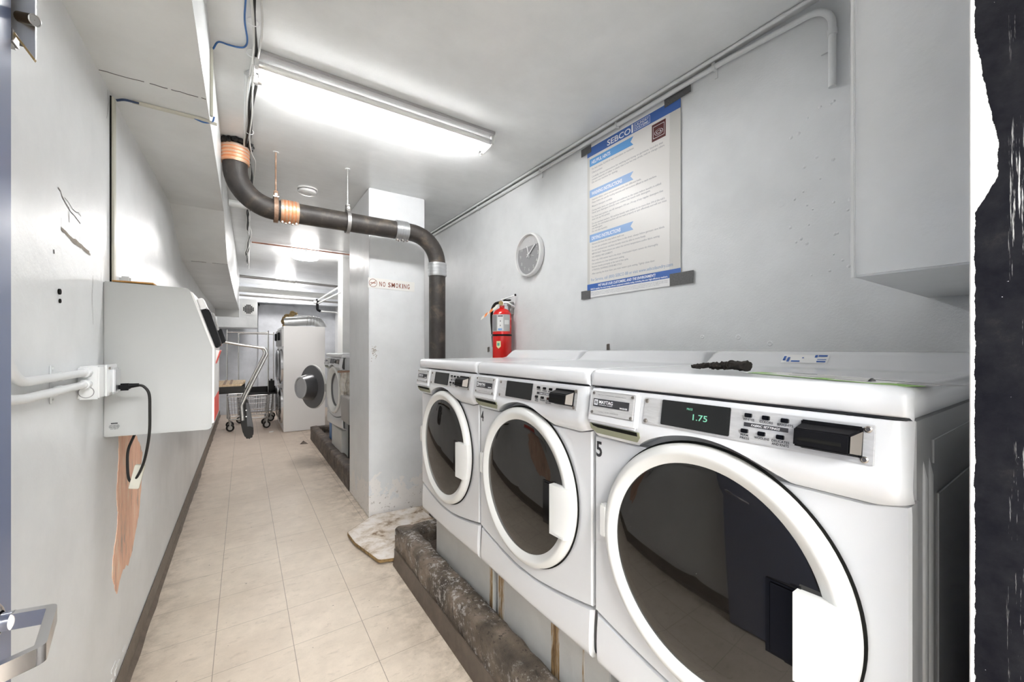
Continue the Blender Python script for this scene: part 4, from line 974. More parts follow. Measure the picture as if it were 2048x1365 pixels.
obj('hose', MB().tube(curve([(ex-0.004, ey+0.02, 1.795), (ex-0.02, ey+0.075, 1.785), (ex-0.03, ey+0.105, 1.74), (ex-0.03, ey+0.115, 1.66), (ex-0.025, ey+0.108, 1.55)], 8), 0.0115, 12).tube([(ex-0.025, ey+0.108, 1.55), (ex-0.025, ey+0.102, 1.43)], [0.0115, 0.007], 12), 'black_rubber', t)
obj('hose_clip', MB().lathe([(0.0115, -0.008), (0.016, -0.008), (0.016, 0.008), (0.0115, 0.008)], T(ex-0.025, ey+0.107, 1.528), 16), 'chrome', t)
tagp = [Vector((ex-0.03, ey+0.02, 1.765)), Vector((ex-0.06, ey+0.07, 1.735)), Vector((ex-0.085, ey+0.125, 1.70)), Vector((ex-0.10, ey+0.165, 1.668))]
def tagseg(a, b, m, nm, par):
    d = (b-a); n_ = Vector((0.4, 0, 1)).normalized()*0.016
    return obj(nm, MB().add([a-n_, b-n_, b+n_, a+n_, a-n_+Vector((0.001, 0, 0)), b-n_+Vector((0.001, 0, 0)), b+n_+Vector((0.001, 0, 0)), a+n_+Vector((0.001, 0, 0))], [(0, 1, 2, 3), (4, 5, 6, 7), (0, 1, 5, 4), (2, 3, 7, 6)]), m, par)
it = tagseg(tagp[0], tagp[3], 'tag_white', 'inspection_tag', t)
for a, b in ((0.30, 0.48), (0.62, 0.78)): tagseg(tagp[0].lerp(tagp[3], a)+Vector((-0.0015, 0, 0)), tagp[0].lerp(tagp[3], b)+Vector((-0.0015, 0, 0)), 'tag_orange', 'orange_band', it)
obj('wall_bracket', MB().box(1.815, 1.8495, ey-0.02, ey+0.02, 1.70, 1.80, 0.003).box(1.80, 1.82, ey-0.012, ey+0.012, 1.765, 1.79, 0.003), 'dull_steel', t)

# small metal cleats on the right wall behind the washers
for (y, z, lab) in ((1.70, 1.435, 'small bent metal cleat sticking up behind washer 4'), (3.13, 1.42, 'small metal pin behind the end washer near the extinguisher')):
    o = tag(obj('wall_cleat', MB().box(1.842, 1.8495, y-0.008, y+0.008, z-0.03, z+0.012, 0.001).box(1.832, 1.843, y-0.002, y+0.002, z-0.035, z+0.008), 'screw_steel'), lab, 'cleat'); recenter(o, (1.846, y, z))

# ------------------------------------------------------------------ change machine on the left wall
YM0, YM1 = 2.02, 2.40
t = thing('change_machine', 'grey wall mounted card and change machine on the left wall', 'change machine', (XL, 2.21, 1.1))
XZ = Matrix(((1, 0, 0, 0), (0, 0, 1, 0), (0, 1, 0, 0), (0, 0, 0, 1)))
prof = [(XL+0.0008, 1.098), (-0.118, 1.092), (-0.106, 1.100), (-0.105, 1.42), (-0.177, 1.650), (-0.183, 1.657), (XL+0.0008, 1.663)]
obj('cabinet', MB().prism(prof, YM0, YM1, M=XZ, bev=0.003), 'machine_gray', t)
obj('front_panel', MB().prism([(-0.106, 1.115), (-0.099, 1.118), (-0.098, 1.422), (-0.168, 1.642), (-0.176, 1.645), (-0.105, 1.42)], YM0+0.004, YM1-0.002, M=XZ), 'machine_front', t)
nm = Vector((0.24, 0, 0.073)).normalized()
def slab(nm_, pts, y0, y1, m, bev=0.003): return obj(nm_, MB().prism(pts, y0, y1, M=XZ, bev=bev), m, t)
slab('red_stripe', [(-0.172, 1.618), (-0.168, 1.620), (-0.150, 1.563), (-0.155, 1.560)], 2.03, 2.38, 'red_label', 0)
slab('note_acceptor', [(-0.163, 1.622), (-0.142, 1.631), (-0.126, 1.587), (-0.150, 1.580)], 2.10, 2.22, 'machine_front')
br = slab('card_reader', [(-0.148, 1.579), (-0.126, 1.587), (-0.116, 1.575), (-0.079, 1.440), (-0.086, 1.425), (-0.099, 1.42), (-0.110, 1.428)], 2.10, 2.20, 'black_plastic', 0.004)
slab('reader_shield', [(-0.118, 1.582), (-0.108, 1.575), (-0.090, 1.50), (-0.098, 1.50)], 2.21, 2.25, 'label_silver', 0.002)
slab('card_mouth', [(-0.100, 1.500), (-0.082, 1.509), (-0.066, 1.450), (-0.089, 1.436)], 2.22, 2.28, 'black_plastic', 0.003)
slab('orange_light', [(-0.090, 1.440), (-0.082, 1.442), (-0.081, 1.432), (-0.089, 1.430)], 2.20, 2.22, 'orange_glow', 0)
slab('coin_tray', [(-0.099, 1.414), (-0.084, 1.410), (-0.099, 1.358)], 2.12, 2.22, 'machine_front', 0)
slab('tray_edge', [(-0.084, 1.412), (-0.081, 1.410), (-0.099, 1.351), (-0.099, 1.358)], 2.119, 2.221, 'red_label', 0)
slab('red_label', [(-0.099, 1.218), (-0.0975, 1.218), (-0.0975, 1.125), (-0.099, 1.125)], 2.03, 2.36, 'red_label', 0)
k = MB()
for i, tx in enumerate(('WARNING', 'Disconnect power before servicing', 'Debranchez avant l entretien', 'model 120 V 60 Hz')): k.text(tx, 0.007 if i else 0.006, T(-0.372, YM0-0.0006, 1.139-i*0.0085) @ Rx(PI/2), 'CENTER', width=(0.018, 0.028, 0.032, 0.026)[i])
k = MB(); k.box(-0.400, -0.382, YM0-0.0012, YM0-0.0002, 1.144, 1.148)
for i in range(4): k.text('power supply rating plate'[:22-3*abs(i-1)], 0.0045, T(-0.391, YM0-0.0006, 1.138-i*0.0045) @ Rx(PI/2), 'CENTER', width=0.028-0.004*abs(i-1))
obj('rating_print', k, 'dark_print', t)
o = tag(obj('cardboard_scrap', MB().box(-0.40, -0.285, 2.03, 2.20, 1.6645, 1.670, 0.001), 'ply_brown'), 'brown splintered board lying on top of the change machine', 'board'); recenter(o, (-0.34, 2.1, 1.6645))
o = tag(obj('wall_socket_box', MB().box(XL+0.0005, XL+0.035, 2.24, 2.33, 1.672, 1.715, 0.006), 'conduit_paint'), 'small white box on the wall just above the change machine', 'box'); recenter(o, (XL, 2.28, 1.69))

# electrical box, conduits, cord
t = thing('outlet_box', 'white painted metal outlet box on the left wall beside the change machine', 'outlet box', (XL, 1.86, 1.31))
obj('box_body', MB().box(XL+0.0005, -0.372, 1.745, 1.915, 1.262, 1.364, 0.004), 'conduit_paint', t)
obj('cover_plate', MB().box(-0.3715, -0.366, 1.80, 1.93, 1.264, 1.366, 0.002), 'conduit_paint', t)
obj('receptacle', MB().box(-0.366, -0.352, 1.83, 1.905, 1.268, 1.355, 0.006), 'galvanized', t)
for (y, z) in ((1.825, 1.355), (1.915, 1.28)): obj('screw', MB().cyl((-0.367, y, z), (-0.362, y, z), 0.004, seg=10), 'screw_steel', t)
obj('knockout', MB().lathe([(0.018, 0), (0.018, 0.0008), (0.016, 0.0008)], T(-0.40, 1.7448, 1.285) @ Rx(PI/2), 24), 'label_gray', t)
t = thing('wall_conduit', 'upper white conduit dropping down the left wall and turning into the outlet box', 'conduit', (-0.40, 1.5, 1.35))
obj('conduit_run', MB().tube(fillet([(-0.403, 1.235, 2.30), (-0.403, 1.245, 1.345), (-0.40, 1.74, 1.345)], 0.10, 12), 0.0105, 14), 'conduit_paint', t)
obj('connector', MB().cyl((-0.40, 1.715, 1.345), (-0.40, 1.744, 1.345), 0.0145, seg=16), 'conduit_paint', t)
t = thing('wall_conduit', 'lower white conduit running along the left wall into the outlet box', 'conduit', (-0.40, 1.5, 1.31))
obj('conduit_run', MB().tube(fillet([(-0.403, 1.10, 1.42), (-0.403, 1.23, 1.315), (-0.40, 1.33, 1.308), (-0.40, 1.74, 1.310)], 0.05, 8), 0.0105, 14), 'conduit_paint', t)
obj('connector', MB().cyl((-0.40, 1.715, 1.310), (-0.40, 1.744, 1.310), 0.0145, seg=16), 'conduit_paint', t)
o = tag(obj('conduit_strap', MB().box(XL+0.0005, XL+0.004, 1.535, 1.552, 1.275, 1.375, 0.001).tube([(-0.404, 1.535, 1.345), (-0.404, 1.552, 1.345)], 0.0125, 14).tube([(-0.404, 1.535, 1.309), (-0.404, 1.552, 1.309)], 0.0125, 14).cyl((XL+0.003, 1.5435, 1.367), (XL+0.007, 1.5435, 1.367), 0.004, seg=8).cyl((XL+0.003, 1.5435, 1.283), (XL+0.007, 1.5435, 1.283), 0.004, seg=8), 'conduit_paint'), 'metal strap clamping the two white conduits to the left wall', 'strap'); recenter(o, (XL, 1.54, 1.327))
t = thing('power_cord', 'black power cord plugged in the outlet box and looping under the change machine', 'power cord', (-0.34, 1.9, 1.3))
obj('plug', MB().box(-0.351, -0.322, 1.858, 1.882, 1.276, 1.300, 0.005).tube([(-0.325, 1.87, 1.291), (-0.300, 1.87, 1.293)], [0.009, 0.006], 10), 'black_plastic', t)
cord = curve([(-0.305, 1.87, 1.293), (-0.288, 1.868, 1.287), (-0.274, 1.868, 1.26), (-0.272, 1.868, 1.20), (-0.274, 1.872, 1.12), (-0.286, 1.885, 1.04), (-0.305, 1.93, 0.985), (-0.325, 1.96, 0.945), (-0.335, 1.972, 0.935), (-0.345, 1.975, 0.95), (-0.350, 1.985, 1.00), (-0.350, 2.00, 1.05), (-0.340, 2.04, 1.095)], 8)
obj('cable', MB().tube(cord, 0.0042, 10), 'black_cable', t)
# ivory clip that gathers the cord
o = tag(obj('cord_sleeve', MB().box(-0.014, 0.014, -0.010, 0.010, -0.042, 0.042, 0.002, M=T(-0.320, 1.962, 0.955) @ Ry(math.radians(12))), 'raceway_ivory'), 'ivory plastic sleeve hanging on the looped black cord', 'cord cover'); recenter(o, (-0.32, 1.962, 0.955))

# raceways with blue cable
t = thing('cable_raceway', 'ivory raceway rising up the left wall and crossing the soffit', 'raceway', (XL, 2.12, 2.0))
obj('riser', MB().box(XL+0.0005, XL+0.012, 2.105, 2.135, 1.672, 2.376, 0.002), 'raceway_ivory', t)
obj('riser_shadow_gap', MB().box(XL+0.0004, XL+0.005, 2.1025, 2.105, 1.672, 2.376), 'gap_dark', t)
obj('cross_run', MB().prism([(-0.36, 2.118), (-0.155, 2.118), (-0.095, 2.135), (-0.095, 2.139), (-0.155, 2.128), (-0.36, 2.128)], 2.377, 2.388), 'raceway_ivory', t)
obj('side_riser', MB().box(-0.1185, -0.108, 2.125, 2.141, 2.41, 2.70, 0.002), 'raceway_ivory', t)
t = thing('blue_cable', 'blue data cable leaving the raceway and running to the ceiling cable bundle', 'cable', (-0.1, 2.13, 2.5))
obj('wall_end', MB().tube(curve([(-0.405, 2.122, 2.372), (-0.38, 2.118, 2.380), (-0.34, 2.120, 2.381)], 6), 0.0045, 8), 'navy_cable', t)
obj('soffit_loop', MB().tube(curve([(-0.17, 2.124, 2.379), (-0.14, 2.128, 2.374), (-0.112, 2.133, 2.385), (-0.104, 2.133, 2.41)], 6), 0.0032, 8), 'blue_cable', t)
obj('ceiling_run', MB().tube(curve([(-0.108, 2.133, 2.70), (-0.09, 2.134, 2.738), (-0.055, 2.16, 2.757), (-0.02, 2.15, 2.755), (0.005, 2.125, 2.752), (0.014, 2.07, 2.752), (0.004, 1.95, 2.752), (0.008, 1.78, 2.752), (0.012, 1.3, 2.752), (0.012, 0.4, 2.752)], 8), 0.0036, 8), 'blue_cable', t)
# ceiling cable bundle and conduit
t = thing('ceiling_conduit', 'thin white conduit running along the ceiling above the aisle', 'conduit', (0.02, 2.5, ZC))
obj('conduit_run', MB().cyl((0.012, 2.33, 2.753), (0.012, 3.12, 2.753), 0.010, seg=14).cyl((0.030, 3.45, 2.753), (0.07, 8.0, 2.753), 0.010, seg=14), 'conduit_paint', t)
t = thing('cable_bundle', 'loose bundle of black and grey cables tied along the ceiling', 'cables', (0.03, 2.0, 2.75))
for i, (m, dx, r, ph) in enumerate((('black_cable', 0.006, 0.0065, 0.0), ('black_cable', -0.003, 0.0055, 0.9), ('gray_cable', -0.012, 0.0050, 1.7), ('gray_cable', 0.014, 0.0040, 2.6))):
    pts = []; y = 0.35
    while y < 7.6:
        sag = 0.014*math.sin(y*3.4+ph*0.6) + 0.006*math.sin(y*9+ph)
        pts.append((0.032+dx+sag*0.9+(0.012 if y > 3.3 else 0), y, 2.742-0.006*i*0.5-0.004*abs(math.sin(y*5+ph)))); y += 0.09
    obj('cable', MB().tube(curve(pts, 3), r, 8), m, t)
for y in (1.93, 2.14, 2.30, 2.92): obj('cable_tie', MB().lathe([(0.020, -0.002), (0.0215, -0.002), (0.0215, 0.002), (0.020, 0.002)], T(0.032, y, 2.742) @ Rx(PI/2) @ Matrix.Diagonal((1, 0.8, 1, 1)), 18), 'print_white', t)

# ------------------------------------------------------------------ open entrance door with lever and rim lock (left edge of the view)
d = struct('door_1', MB().box(-0.355, -0.31, 0.105, 0.985, 0.012, 2.13, 0.003), 'door_blue', label='blue grey entrance door standing open against the left wall')
k = MB().lathe([(0.0005, 0.0), (0.031, 0.0), (0.030, 0.006), (0.022, 0.012), (0.016, 0.014)], T(-0.31, 0.905, 1.018) @ Ry(PI/2), 32)
hd = obj('door_handle', k, 'chrome', d); hd['label'] = 'brushed steel lever handle'
obj('neck', MB().cyl((-0.298, 0.905, 1.018), (-0.283, 0.903, 1.018), 0.013, seg=20), 'chrome', hd)
A_, B_, C_ = (-0.286, 0.903), (-0.241, 0.893), (-0.222, 0.783)
D_ = (-0.303, 0.733)
def flatbar(pts, w, h, z):
    P2 = [Vector((p[0], p[1], 0)) for p in fillet([(a, b, 0) for a, b in pts], 0.008, 5)]; vs = []; fs = []; n_ = len(P2)
    for i, p in enumerate(P2):
        tn = (P2[min(i+1, n_-1)]-P2[max(i-1, 0)]).normalized(); nn_ = Vector((-tn.y, tn.x, 0))*w/2
        vs += [(p+nn_+Vector((0, 0, z-h/2))), (p-nn_+Vector((0, 0, z-h/2))), (p-nn_+Vector((0, 0, z+h/2))), (p+nn_+Vector((0, 0, z+h/2)))]
    for i in range(n_-1):
        for j in range(4): fs.append((i*4+j, i*4+(j+1) % 4, (i+1)*4+(j+1) % 4, (i+1)*4+j))
    fs += [(0, 1, 2, 3), tuple((n_-1)*4+j for j in range(4))]
    return MB().add(vs, fs)
obj('lever', flatbar([A_, B_, C_, D_], 0.011, 0.023, 1.018), 'chrome', hd)
XZm = XZ
rl = obj('rim_lock', MB().box(-0.352, -0.316, 0.985, 1.055, 1.945, 2.10, 0.002), 'bronze', d); rl['label'] = 'bronze lock case on the edge of the door'
obj('strike_plate', MB().prism([(-0.350, 2.10), (-0.2890, 2.10), (-0.2890, 1.904), (-0.3135, 1.942), (-0.350, 1.942)], 1.000, 1.004, M=XZ), 'galvanized', rl)
obj('plate_edge', MB().prism([(-0.2890, 1.9035), (-0.3135, 1.9415), (-0.3165, 1.941), (-0.2905, 1.900)], 0.9990, 1.005, M=XZ), 'brass', rl)
obj('lock_cylinder', MB().cyl((-0.306, 1.0, 1.966), (-0.286, 0.985, 1.960), 0.0085, seg=20), 'bronze', rl)
obj('cylinder_rim', MB().lathe([(0.0085, 0), (0.0092, 0.0015), (0.0078, 0.0022), (0.0072, 0.0008), (0.0005, 0.0008)], T(-0.286, 0.985, 1.960) @ Vector((0.020, -0.015, -0.006)).to_track_quat('Z', 'Y').to_matrix().to_4x4(), 20), 'dull_steel', rl)
obj('thumb_turn', MB().box(-0.345, -0.312, 0.99, 1.02, 1.918, 1.944, 0.003), 'dull_steel', rl)

# ------------------------------------------------------------------ wooden board on the floor beside the curb
t = thing('wooden_board', 'worn cream board with rounded corners lying on the floor between pillar and curb', 'board', (0.85, 2.95, 0))
pts = [(0.745, 2.675), (0.85, 2.645), (0.90, 2.625), (1.28, 2.70), (1.32, 3.36), (0.885, 3.41), (0.67, 3.24), (0.652, 3.17), (0.705, 2.72)]
pts = [(v.x, v.y) for v in fillet([((0.66, 3.0, 0)), (0.648, 3.20, 0), (0.895, 3.42, 0), (1.285, 3.38, 0), (1.285, 2.66, 0), (0.84, 2.63, 0), (0.735, 2.665, 0), (0.66, 3.0, 0)], 0.035, 6)]
obj('board_panel', MB().prism(pts[:-1], 0.012, 0.030, bev=0.0), 'board_edge', t)
obj('top_surface', MB().prism([(0.99+(x-0.99)*0.988, 3.02+(y-3.02)*0.988) for x, y in pts[:-1]], 0.030, 0.0312), 'board_surface', t)
obj('wedge', MB().box(0.80, 0.86, 2.66, 2.74, 0.0, 0.012), 'curb_dark', t)
for (x, y, rz, lab, s) in ((0.39, 7.9, 0.4, 'scrap of white paper on the floor before the carts', 0.03),):
    o = tag(obj('paper_scrap', MB().prism([(-1.4*s, -s*0.4), (0.2*s, -s*0.7), (1.3*s, 0), (0.6*s, 0.8*s), (-0.9*s, 0.5*s)], 0.001, 0.012, M=T(x, y, 0) @ Rz(rz)), 'paper_white'), lab, 'paper scrap'); recenter(o, (x, y, 0))
o = tag(obj('broken_tile_chip', MB().add([(0.69, 6.66, 0.001), (0.80, 6.62, 0.001), (0.735, 6.74, 0.001), (0.74, 6.68, 0.045)], [(0, 1, 2), (0, 1, 3), (1, 2, 3), (2, 0, 3)]), 'curb_dark'), 'dark lifted chip of floor tile near the far curb', 'tile chip'); recenter(o, (0.73, 6.68, 0))

# ------------------------------------------------------------------ folding slatted shelf behind the change machine
t = thing('slatted_shelf', 'tan wood slatted shelf on a bent steel tube frame behind the change machine', 'shelf', (XL, 4.0, 1.12))
for i, (y, x1) in enumerate(((3.80, -0.01), (3.93, 0.0), (4.06, 0.01), (4.19, 0.015))):
    obj('slat', MB().box(XL+0.002, x1, y-0.055, y+0.050, 1.125, 1.143, 0.004), 'oak_slat', t)
for x in (-0.13, -0.09): obj('strap', MB().box(x, x+0.016, 3.74, 4.25, 1.1432, 1.147, M=T(0, 0, 0)), 'rusty_iron', t)
obj('under_rail', MB().box(XL+0.002, 0.005, 3.735, 3.755, 1.088, 1.124, 0.003).box(XL+0.002, 0.012, 4.24, 4.26, 1.06, 1.124, 0.003).box(XL+0.002, 0.004, 3.76, 4.2, 1.070, 1.090, 0.004), 'black_rubber', t)
for y in (3.74, 4.22):
    obj('tube_arm', MB().tube(fillet([(-0.16, y, 1.477), (-0.02, y, 1.448), (0.145, y, 1.420), (0.158, y, 1.375), (0.02, y, 1.06), (-0.012, y, 0.975), (-0.004, y, 0.86)], 0.035, 6), 0.0105, 12), 'steel_tube', t)
obj('back_tube', MB().tube([(-0.16, 3.74, 1.477), (-0.16, 4.22, 1.477)], 0.0105, 12).tube([(-0.16, 3.9, 1.477), (XL+0.001, 3.9, 1.50)], 0.0105, 10), 'steel_tube', t)
pad = [(-0.026, 0.965), (0.018, 1.02), (0.036, 0.985), (0.052, 0.88), (0.068, 0.77), (0.066, 0.72), (0.050, 0.698), (0.030, 0.694), (0.010, 0.712), (-0.006, 0.76), (-0.022, 0.85)]
obj('padded_arm', MB().prism(pad, 3.80, 3.92, M=XZ, bev=0.012), 'black_rubber', t)
obj('arm_side', MB().prism([(0.016, 0.99), (0.034, 0.985), (0.052, 0.87), (0.062, 0.79), (0.045, 0.80), (0.025, 0.80)], 3.797, 3.80, M=XZ), 'gasket_gray', t)
for z in (0.93, 0.88): obj('bolt', MB().cyl((0.018, 3.797, z), (0.018, 3.790, z), 0.005, seg=10), 'galvanized', t)

# ------------------------------------------------------------------ far end: vent box, beam, pipes
struct('beam', MB().box(XL, XR, 10.0, 10.25, 2.40, ZC), 'back_paint', label='grey beam above the far wall')
t = thing('vent_box', 'grey boxed duct with a square vent grille at the far end of the left wall', 'duct box', (-0.09, 9.7, 1.83))
obj('duct_shell', MB().box(XL+0.001, 0.233, 9.50, 10.2, 1.83, 2.399, 0.004), 'wall_paint', t)
obj('grille_plate', MB().box(-0.03, 0.195, 9.492, 9.4995, 2.085, 2.305, 0.002), 'white_trim', t)
k = MB()
for i in range(7):
    for j in range(7):
        if (i-3)**2+(j-3)**2 <= 11: k.box(0.0825+(i-3)*0.026-0.0105, 0.0825+(i-3)*0.026+0.0105, 9.4905, 9.4925, 2.195+(j-3)*0.026-0.0105, 2.195+(j-3)*0.026+0.0105)
obj('grille_holes', k, 'gap_dark', t)
k = MB().box(0.27, 0.30, 10.46, 10.499, 0.02, 2.40).box(0.95, 0.98, 10.46, 10.499, 0.02, 2.40).box(0.27, 0.98, 10.46, 10.499, 2.36, 2.40).box(0.30, 0.95, 10.475, 10.499, 0.02, 2.36)
o = struct('door_2', k, 'back_paint', label='grey boarded door in the far wall')
def pipe(name, pts, r, m, lab, fr=0.05, parts=()):
    o = tag(obj(name, MB().tube(fillet(pts, fr, 6) if len(pts) > 2 else pts, r, 14), m), lab, 'pipe'); recenter(o, tuple(Vector(pts[0]).lerp(Vector(pts[-1]), 0.5))); return o
pipe('water_pipe', [(-0.06, 8.30, 2.66), (1.84, 8.30, 2.60)], 0.022, 'dull_steel', 'thin grey pipe crossing just under the ceiling at the far end')
pipe('white_pipe', [(-0.065, 8.75, 2.495), (1.84, 8.75, 2.455)], 0.052, 'white_trim', 'thick white pipe crossing the room below the far ceiling lamp')
pipe('narrow_pipe', [(-0.065, 8.95, 2.405), (1.84, 8.95, 2.37)], 0.018, 'dull_steel', 'narrow pipe just beneath the thick white pipe')
pipe('short_white_pipe', [(-0.112, 4.30, 2.70), (0.30, 4.34, 2.70)], 0.030, 'white_trim', 'short white pipe behind the bend of the black drain pipe')
pipe('copper_pipe', [(0.085, 5.97, 2.748), (1.70, 6.02, 2.748)], 0.0085, 'copper_pipe', 'thin copper pipe crossing the ceiling by the first round lamp')
t = thing('water_valve', 'pair of white pipes reaching from the column to a black valve', 'valve', (0.97, 7.0, 2.14))
obj('supply_pipe', MB().tube([(1.214, 6.45, 2.355), (0.98, 7.0, 2.18)], 0.013, 10), 'conduit_paint', t)
obj('supply_pipe', MB().tube([(1.214, 6.40, 2.26), (0.98, 7.0, 2.13)], 0.013, 10), 'conduit_paint', t)
obj('valve_body', MB().tube(fillet([(0.975, 7.0, 2.20), (0.975, 7.0, 2.03), (1.02, 7.0, 2.01)], 0.03, 5), 0.020, 12), 'black_plastic', t)
obj('valve_handle', MB().cyl((0.92, 7.0, 2.15), (0.96, 7.0, 2.15), 0.024, seg=12), 'conduit_paint', t)
pipe('slim_pipe', [(1.03, 7.005, 2.01), (1.285, 7.005, 2.00), (1.285, 7.005, 0.01)], 0.012, 'conduit_paint', 'slim grey pipe dropping behind the dryers at the column')
# ------------------------------------------------------------------ stacked dryers
def dryer(y0, lab):
    t = thing('stacked_dryer', lab, 'dryer', (0.56, y0+0.37, 0), group='stacked dryers')
    obj('cabinet', MB().box(0.56, 1.20, y0, y0+0.745, 0.005, 1.797, 0.004), 'machine_front', t)
    for z in (0.42, 1.10):
        obj('door', MB().lathe([(0.0005, 0.055), (0.23, 0.05), (0.27, 0.035), (0.29, 0.0)], T(0.56, y0+0.37, z) @ Ry(-PI/2), 40), 'black_gloss', t)
        obj('door_rim', MB().lathe([(0.29, 0.0), (0.31, 0.0), (0.305, 0.03), (0.285, 0.036)], T(0.56, y0+0.37, z) @ Ry(-PI/2), 40), 'chrome', t)
    obj('control_strip', MB().box(0.535, 0.562, y0+0.02, y0+0.72, 1.45, 1.75, 0.006), 'dull_steel', t)
    obj('coin_box', MB().box(0.505, 0.536, y0+0.45, y0+0.62, 1.56, 1.70, 0.006), 'black_plastic', t)
    return t
dryer(7.73, 'white stacked dryer with its blank side towards the doorway')
dryer(8.49, 'second stacked dryer, behind the first one at the far right')
t = thing('dryer_duct', 'shiny metal exhaust duct lying over the stacked dryers', 'duct', (0.9, 8.2, 1.95))
obj('straight_duct', MB().tube([(0.60, 8.25, 1.888), (0.98, 8.25, 1.925)], 0.084, 28), 'galvanized', t)
el = [(0.97, 8.25, 1.925), (1.08, 8.25, 1.93), (1.17, 8.25, 1.905), (1.22, 8.25, 1.84), (1.235, 8.25, 1.80)]
obj('elbow', MB().tube(el, [0.088, 0.088, 0.088, 0.086, 0.086], 28), 'galvanized', t)
k = MB()
for x, z in ((0.97, 1.925), (1.03, 1.928), (1.08, 1.93), (1.13, 1.918), (1.17, 1.905)): k.lathe([(0.088, -0.004), (0.0915, 0), (0.088, 0.004)], T(x, 8.25, z) @ Ry(PI/2), 28)
obj('seam_band', k, 'dull_steel', t)
obj('back_duct', MB().tube([(0.72, 8.62, 1.98), (1.06, 8.62, 1.98), (1.2, 8.62, 1.93), (1.26, 8.62, 1.80)], 0.075, 24), 'galvanized', t)
k = MB()
for i in range(14): k.bm_add(blob((0.595+i*0.018, 8.32+i*0.028, 1.93+min(i, 9)*0.013+random.uniform(-0.03, 0.03)), (0.04, 0.04, 0.05), 2, 0.4))
for i in range(6): k.bm_add(blob((0.60, 8.25+0.05*math.cos(i), 1.888+0.085*math.sin(i*1.05)), (0.025, 0.035, 0.03), 2, 0.4))
o = tag(obj('spray_foam', k, 'spray_foam', ang=70), 'lumpy brown foam packed around the exhaust duct over the dryers', 'foam', kind='thing'); recenter(o, (0.7, 8.5, 1.9))
# steel sink, cloth and cord beside the far washer
t = thing('steel_trough', 'narrow stainless trough standing between the pillar and the far washer', 'trough', (1.05, 4.60, 0))
obj('trough_body', MB().box(0.905, 1.40, 4.40, 4.78, 0.62, 0.895, 0.006), 'dull_steel', t)
for (x, y) in ((0.99, 4.44), (1.38, 4.44), (0.99, 4.74), (1.38, 4.74)): obj('leg', MB().box(x-0.015, x+0.015, y-0.015, y+0.015, 0.106, 0.62), 'black_matte', t)
k = MB(); k.grid(lambda u, v: (0.905+u*0.17+0.006*math.sin(v*9), 4.835+0.012*math.sin(u*14+v*2)+0.010*math.sin(u*31), 1.15-v*(0.25+0.03*math.sin(u*5))), 40, 20)
k2 = MB(); k2.add(k.v, k.f); k2.add([(x, y+0.004, z) for x, y, z in k.v], k.f)
o = tag(obj('hanging_cloth', k2, 'white_cloth', ang=70), 'stained white cloth hanging beside the open far washer', 'cloth'); recenter(o, (0.98, 4.835, 1.15))
o = tag(obj('rusty_hook', MB().box(0.875, 1.08, 4.81, 4.823, 1.145, 1.168, 0.003), 'rusty_iron'), 'rusty bar holding the white cloth near the far washer', 'bar'); recenter(o, (0.98, 4.816, 1.156))
o = tag(obj('blue_bin', MB().box(0.995, 1.10, 5.88, 6.08, 0.106, 0.51, 0.02), 'bin_blue'), 'blue plastic container partly hidden behind the far washer', 'container'); recenter(o, (1.12, 6.1, 0.106))

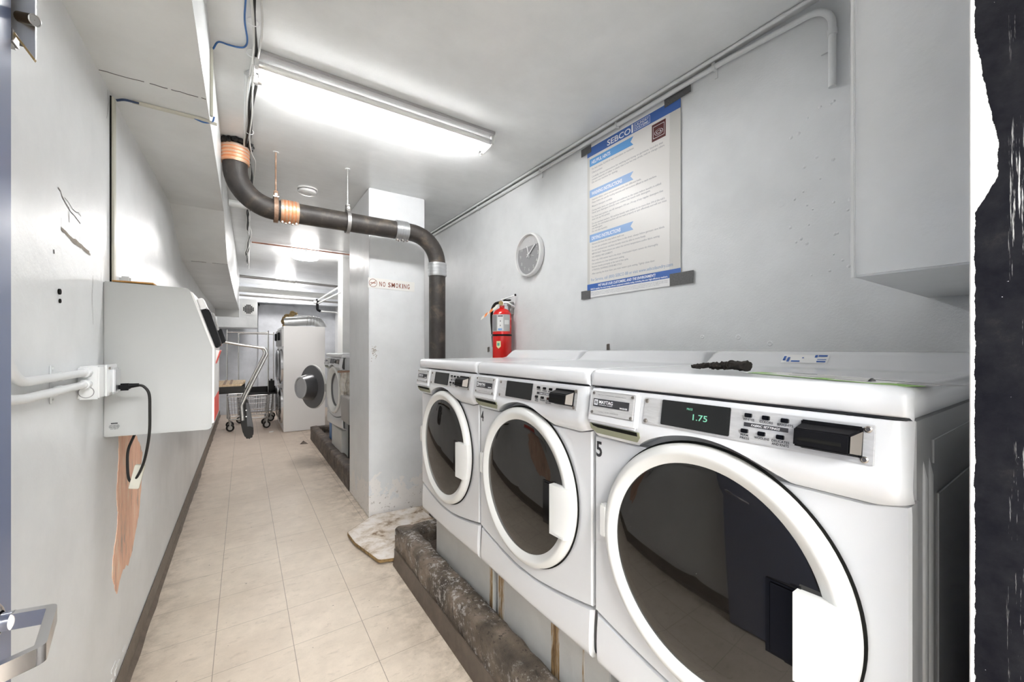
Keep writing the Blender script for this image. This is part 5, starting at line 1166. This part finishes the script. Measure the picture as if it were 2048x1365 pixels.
# ------------------------------------------------------------------ laundry carts
def cart(loc, rz, lab, rack=True, L_=0.62, W_=0.46):
    t = thing('laundry_cart', lab, 'laundry cart', loc, rz, 'wire laundry carts')
    P = lambda nm, k, m, par=t: obj(nm, k, m, par, world=False)
    h0, h1 = 0.20, 0.60; a, b = L_/2, W_/2
    def loop(z, ia=0.0, r=0.009):
        return MB().tube(fillet([(0, -b+ia, z), (a-ia, -b+ia, z), (a-ia, b-ia, z), (-a+ia, b-ia, z), (-a+ia, -b+ia, z), (0, -b+ia, z)], 0.04, 5), r, 8)
    fr = loop(h0, 0.03, 0.011); l2 = loop(h1, 0.0, 0.009); fr.add(l2.v, l2.f)
    for sx in (-1, 1):
        for sy in (-1, 1): fr.tube([(sx*(a-0.035), sy*(b-0.035), h0-0.04), (sx*(a-0.01), sy*(b-0.01), h1)], 0.009, 8)
    P('frame', fr, 'steel_tube')
    k = MB()
    for i in range(15):
        x = -a+0.02+(L_-0.04)*i/14
        for sy in (-1, 1): k.tube([(x, sy*(b-0.002), h1), (x*0.92, sy*(b-0.05), h0+0.06)], 0.0022, 5)
        k.tube([(x*0.92, -(b-0.05), h0+0.06), (x*0.92, b-0.05, h0+0.06)], 0.0022, 5)
    for i in range(11):
        y = -b+0.02+(W_-0.04)*i/10
        for sx in (-1, 1): k.tube([(sx*(a-0.002), y, h1), (sx*(a-0.05), y*0.92, h0+0.06)], 0.0022, 5)
    for z in (0.36, 0.46, 0.54):
        s_ = (h1-z)/(h1-h0)*0.05; q = loop(z, s_, 0.0028); k.add(q.v, q.f)
    P('wire_basket', k, 'steel_tube')
    for sx in (-1, 1):
        for sy in (-1, 1):
            x, y = sx*(a-0.05), sy*(b-0.05)
            cs = P('caster', MB().lathe([(0.038, -0.014), (0.058, -0.016), (0.062, -0.008), (0.062, 0.008), (0.058, 0.016), (0.038, 0.014), (0.038, -0.014)], T(x, y, 0.063) @ Rz(0.3*sx) @ Rx(PI/2), 24), 'black_rubber')
            obj('hub', MB().cyl((x, y-0.012, 0.063), (x, y+0.012, 0.063), 0.036, seg=16), 'dull_steel', cs, world=False)
            obj('fork', MB().box(x-0.012, x+0.012, y-0.024, y-0.018, 0.06, 0.15).box(x-0.012, x+0.012, y+0.018, y+0.024, 0.06, 0.15).box(x-0.014, x+0.014, y-0.024, y+0.024, 0.14, 0.158).cyl((x, y, 0.15), (x, y, h0), 0.009, seg=8), 'dull_steel', cs, world=False)
    if rack:
        for sx in (-1, 1): P('rack_pole', MB().cyl((sx*(a-0.01), 0, h0), (sx*(a-0.01), 0, 1.74), 0.011, seg=12), 'steel_tube')
        P('hanging_bar', MB().cyl((-a+0.01, 0, 1.70), (a-0.01, 0, 1.70), 0.011, seg=12), 'steel_tube')
    return t
cart((0.07, 8.52, 0), math.radians(2), 'chrome wire laundry cart with a tall hanging rack nearest the left wall', L_=0.63)
cart((0.21, 9.30, 0), math.radians(-6), 'wire laundry cart with a hanging rack standing behind the nearer cart', L_=0.60)
t = thing('black_wire_tray', 'black wire tray resting across the top of the nearer laundry cart', 'tray', (0.30, 8.45, 0.615))
k = MB()
for i in range(12): k.box(0.08, 0.48, 8.25+i*0.035, 8.262+i*0.035, 0.611, 0.622)
k.box(0.06, 0.08, 8.23, 8.68, 0.611, 0.70).box(0.48, 0.495, 8.23, 8.68, 0.611, 0.70).box(0.06, 0.495, 8.66, 8.68, 0.611, 0.72)
obj('tray_frame', k, 'black_matte', t)
obj('dark_bag', MB().box(0.38, 0.47, 8.45, 8.62, 0.623, 0.86, 0.03), 'black_matte')
bpy.data.objects['dark_bag']['label'] = 'small black bag standing on the wire tray beside the dryers'; bpy.data.objects['dark_bag']['category'] = 'bag'
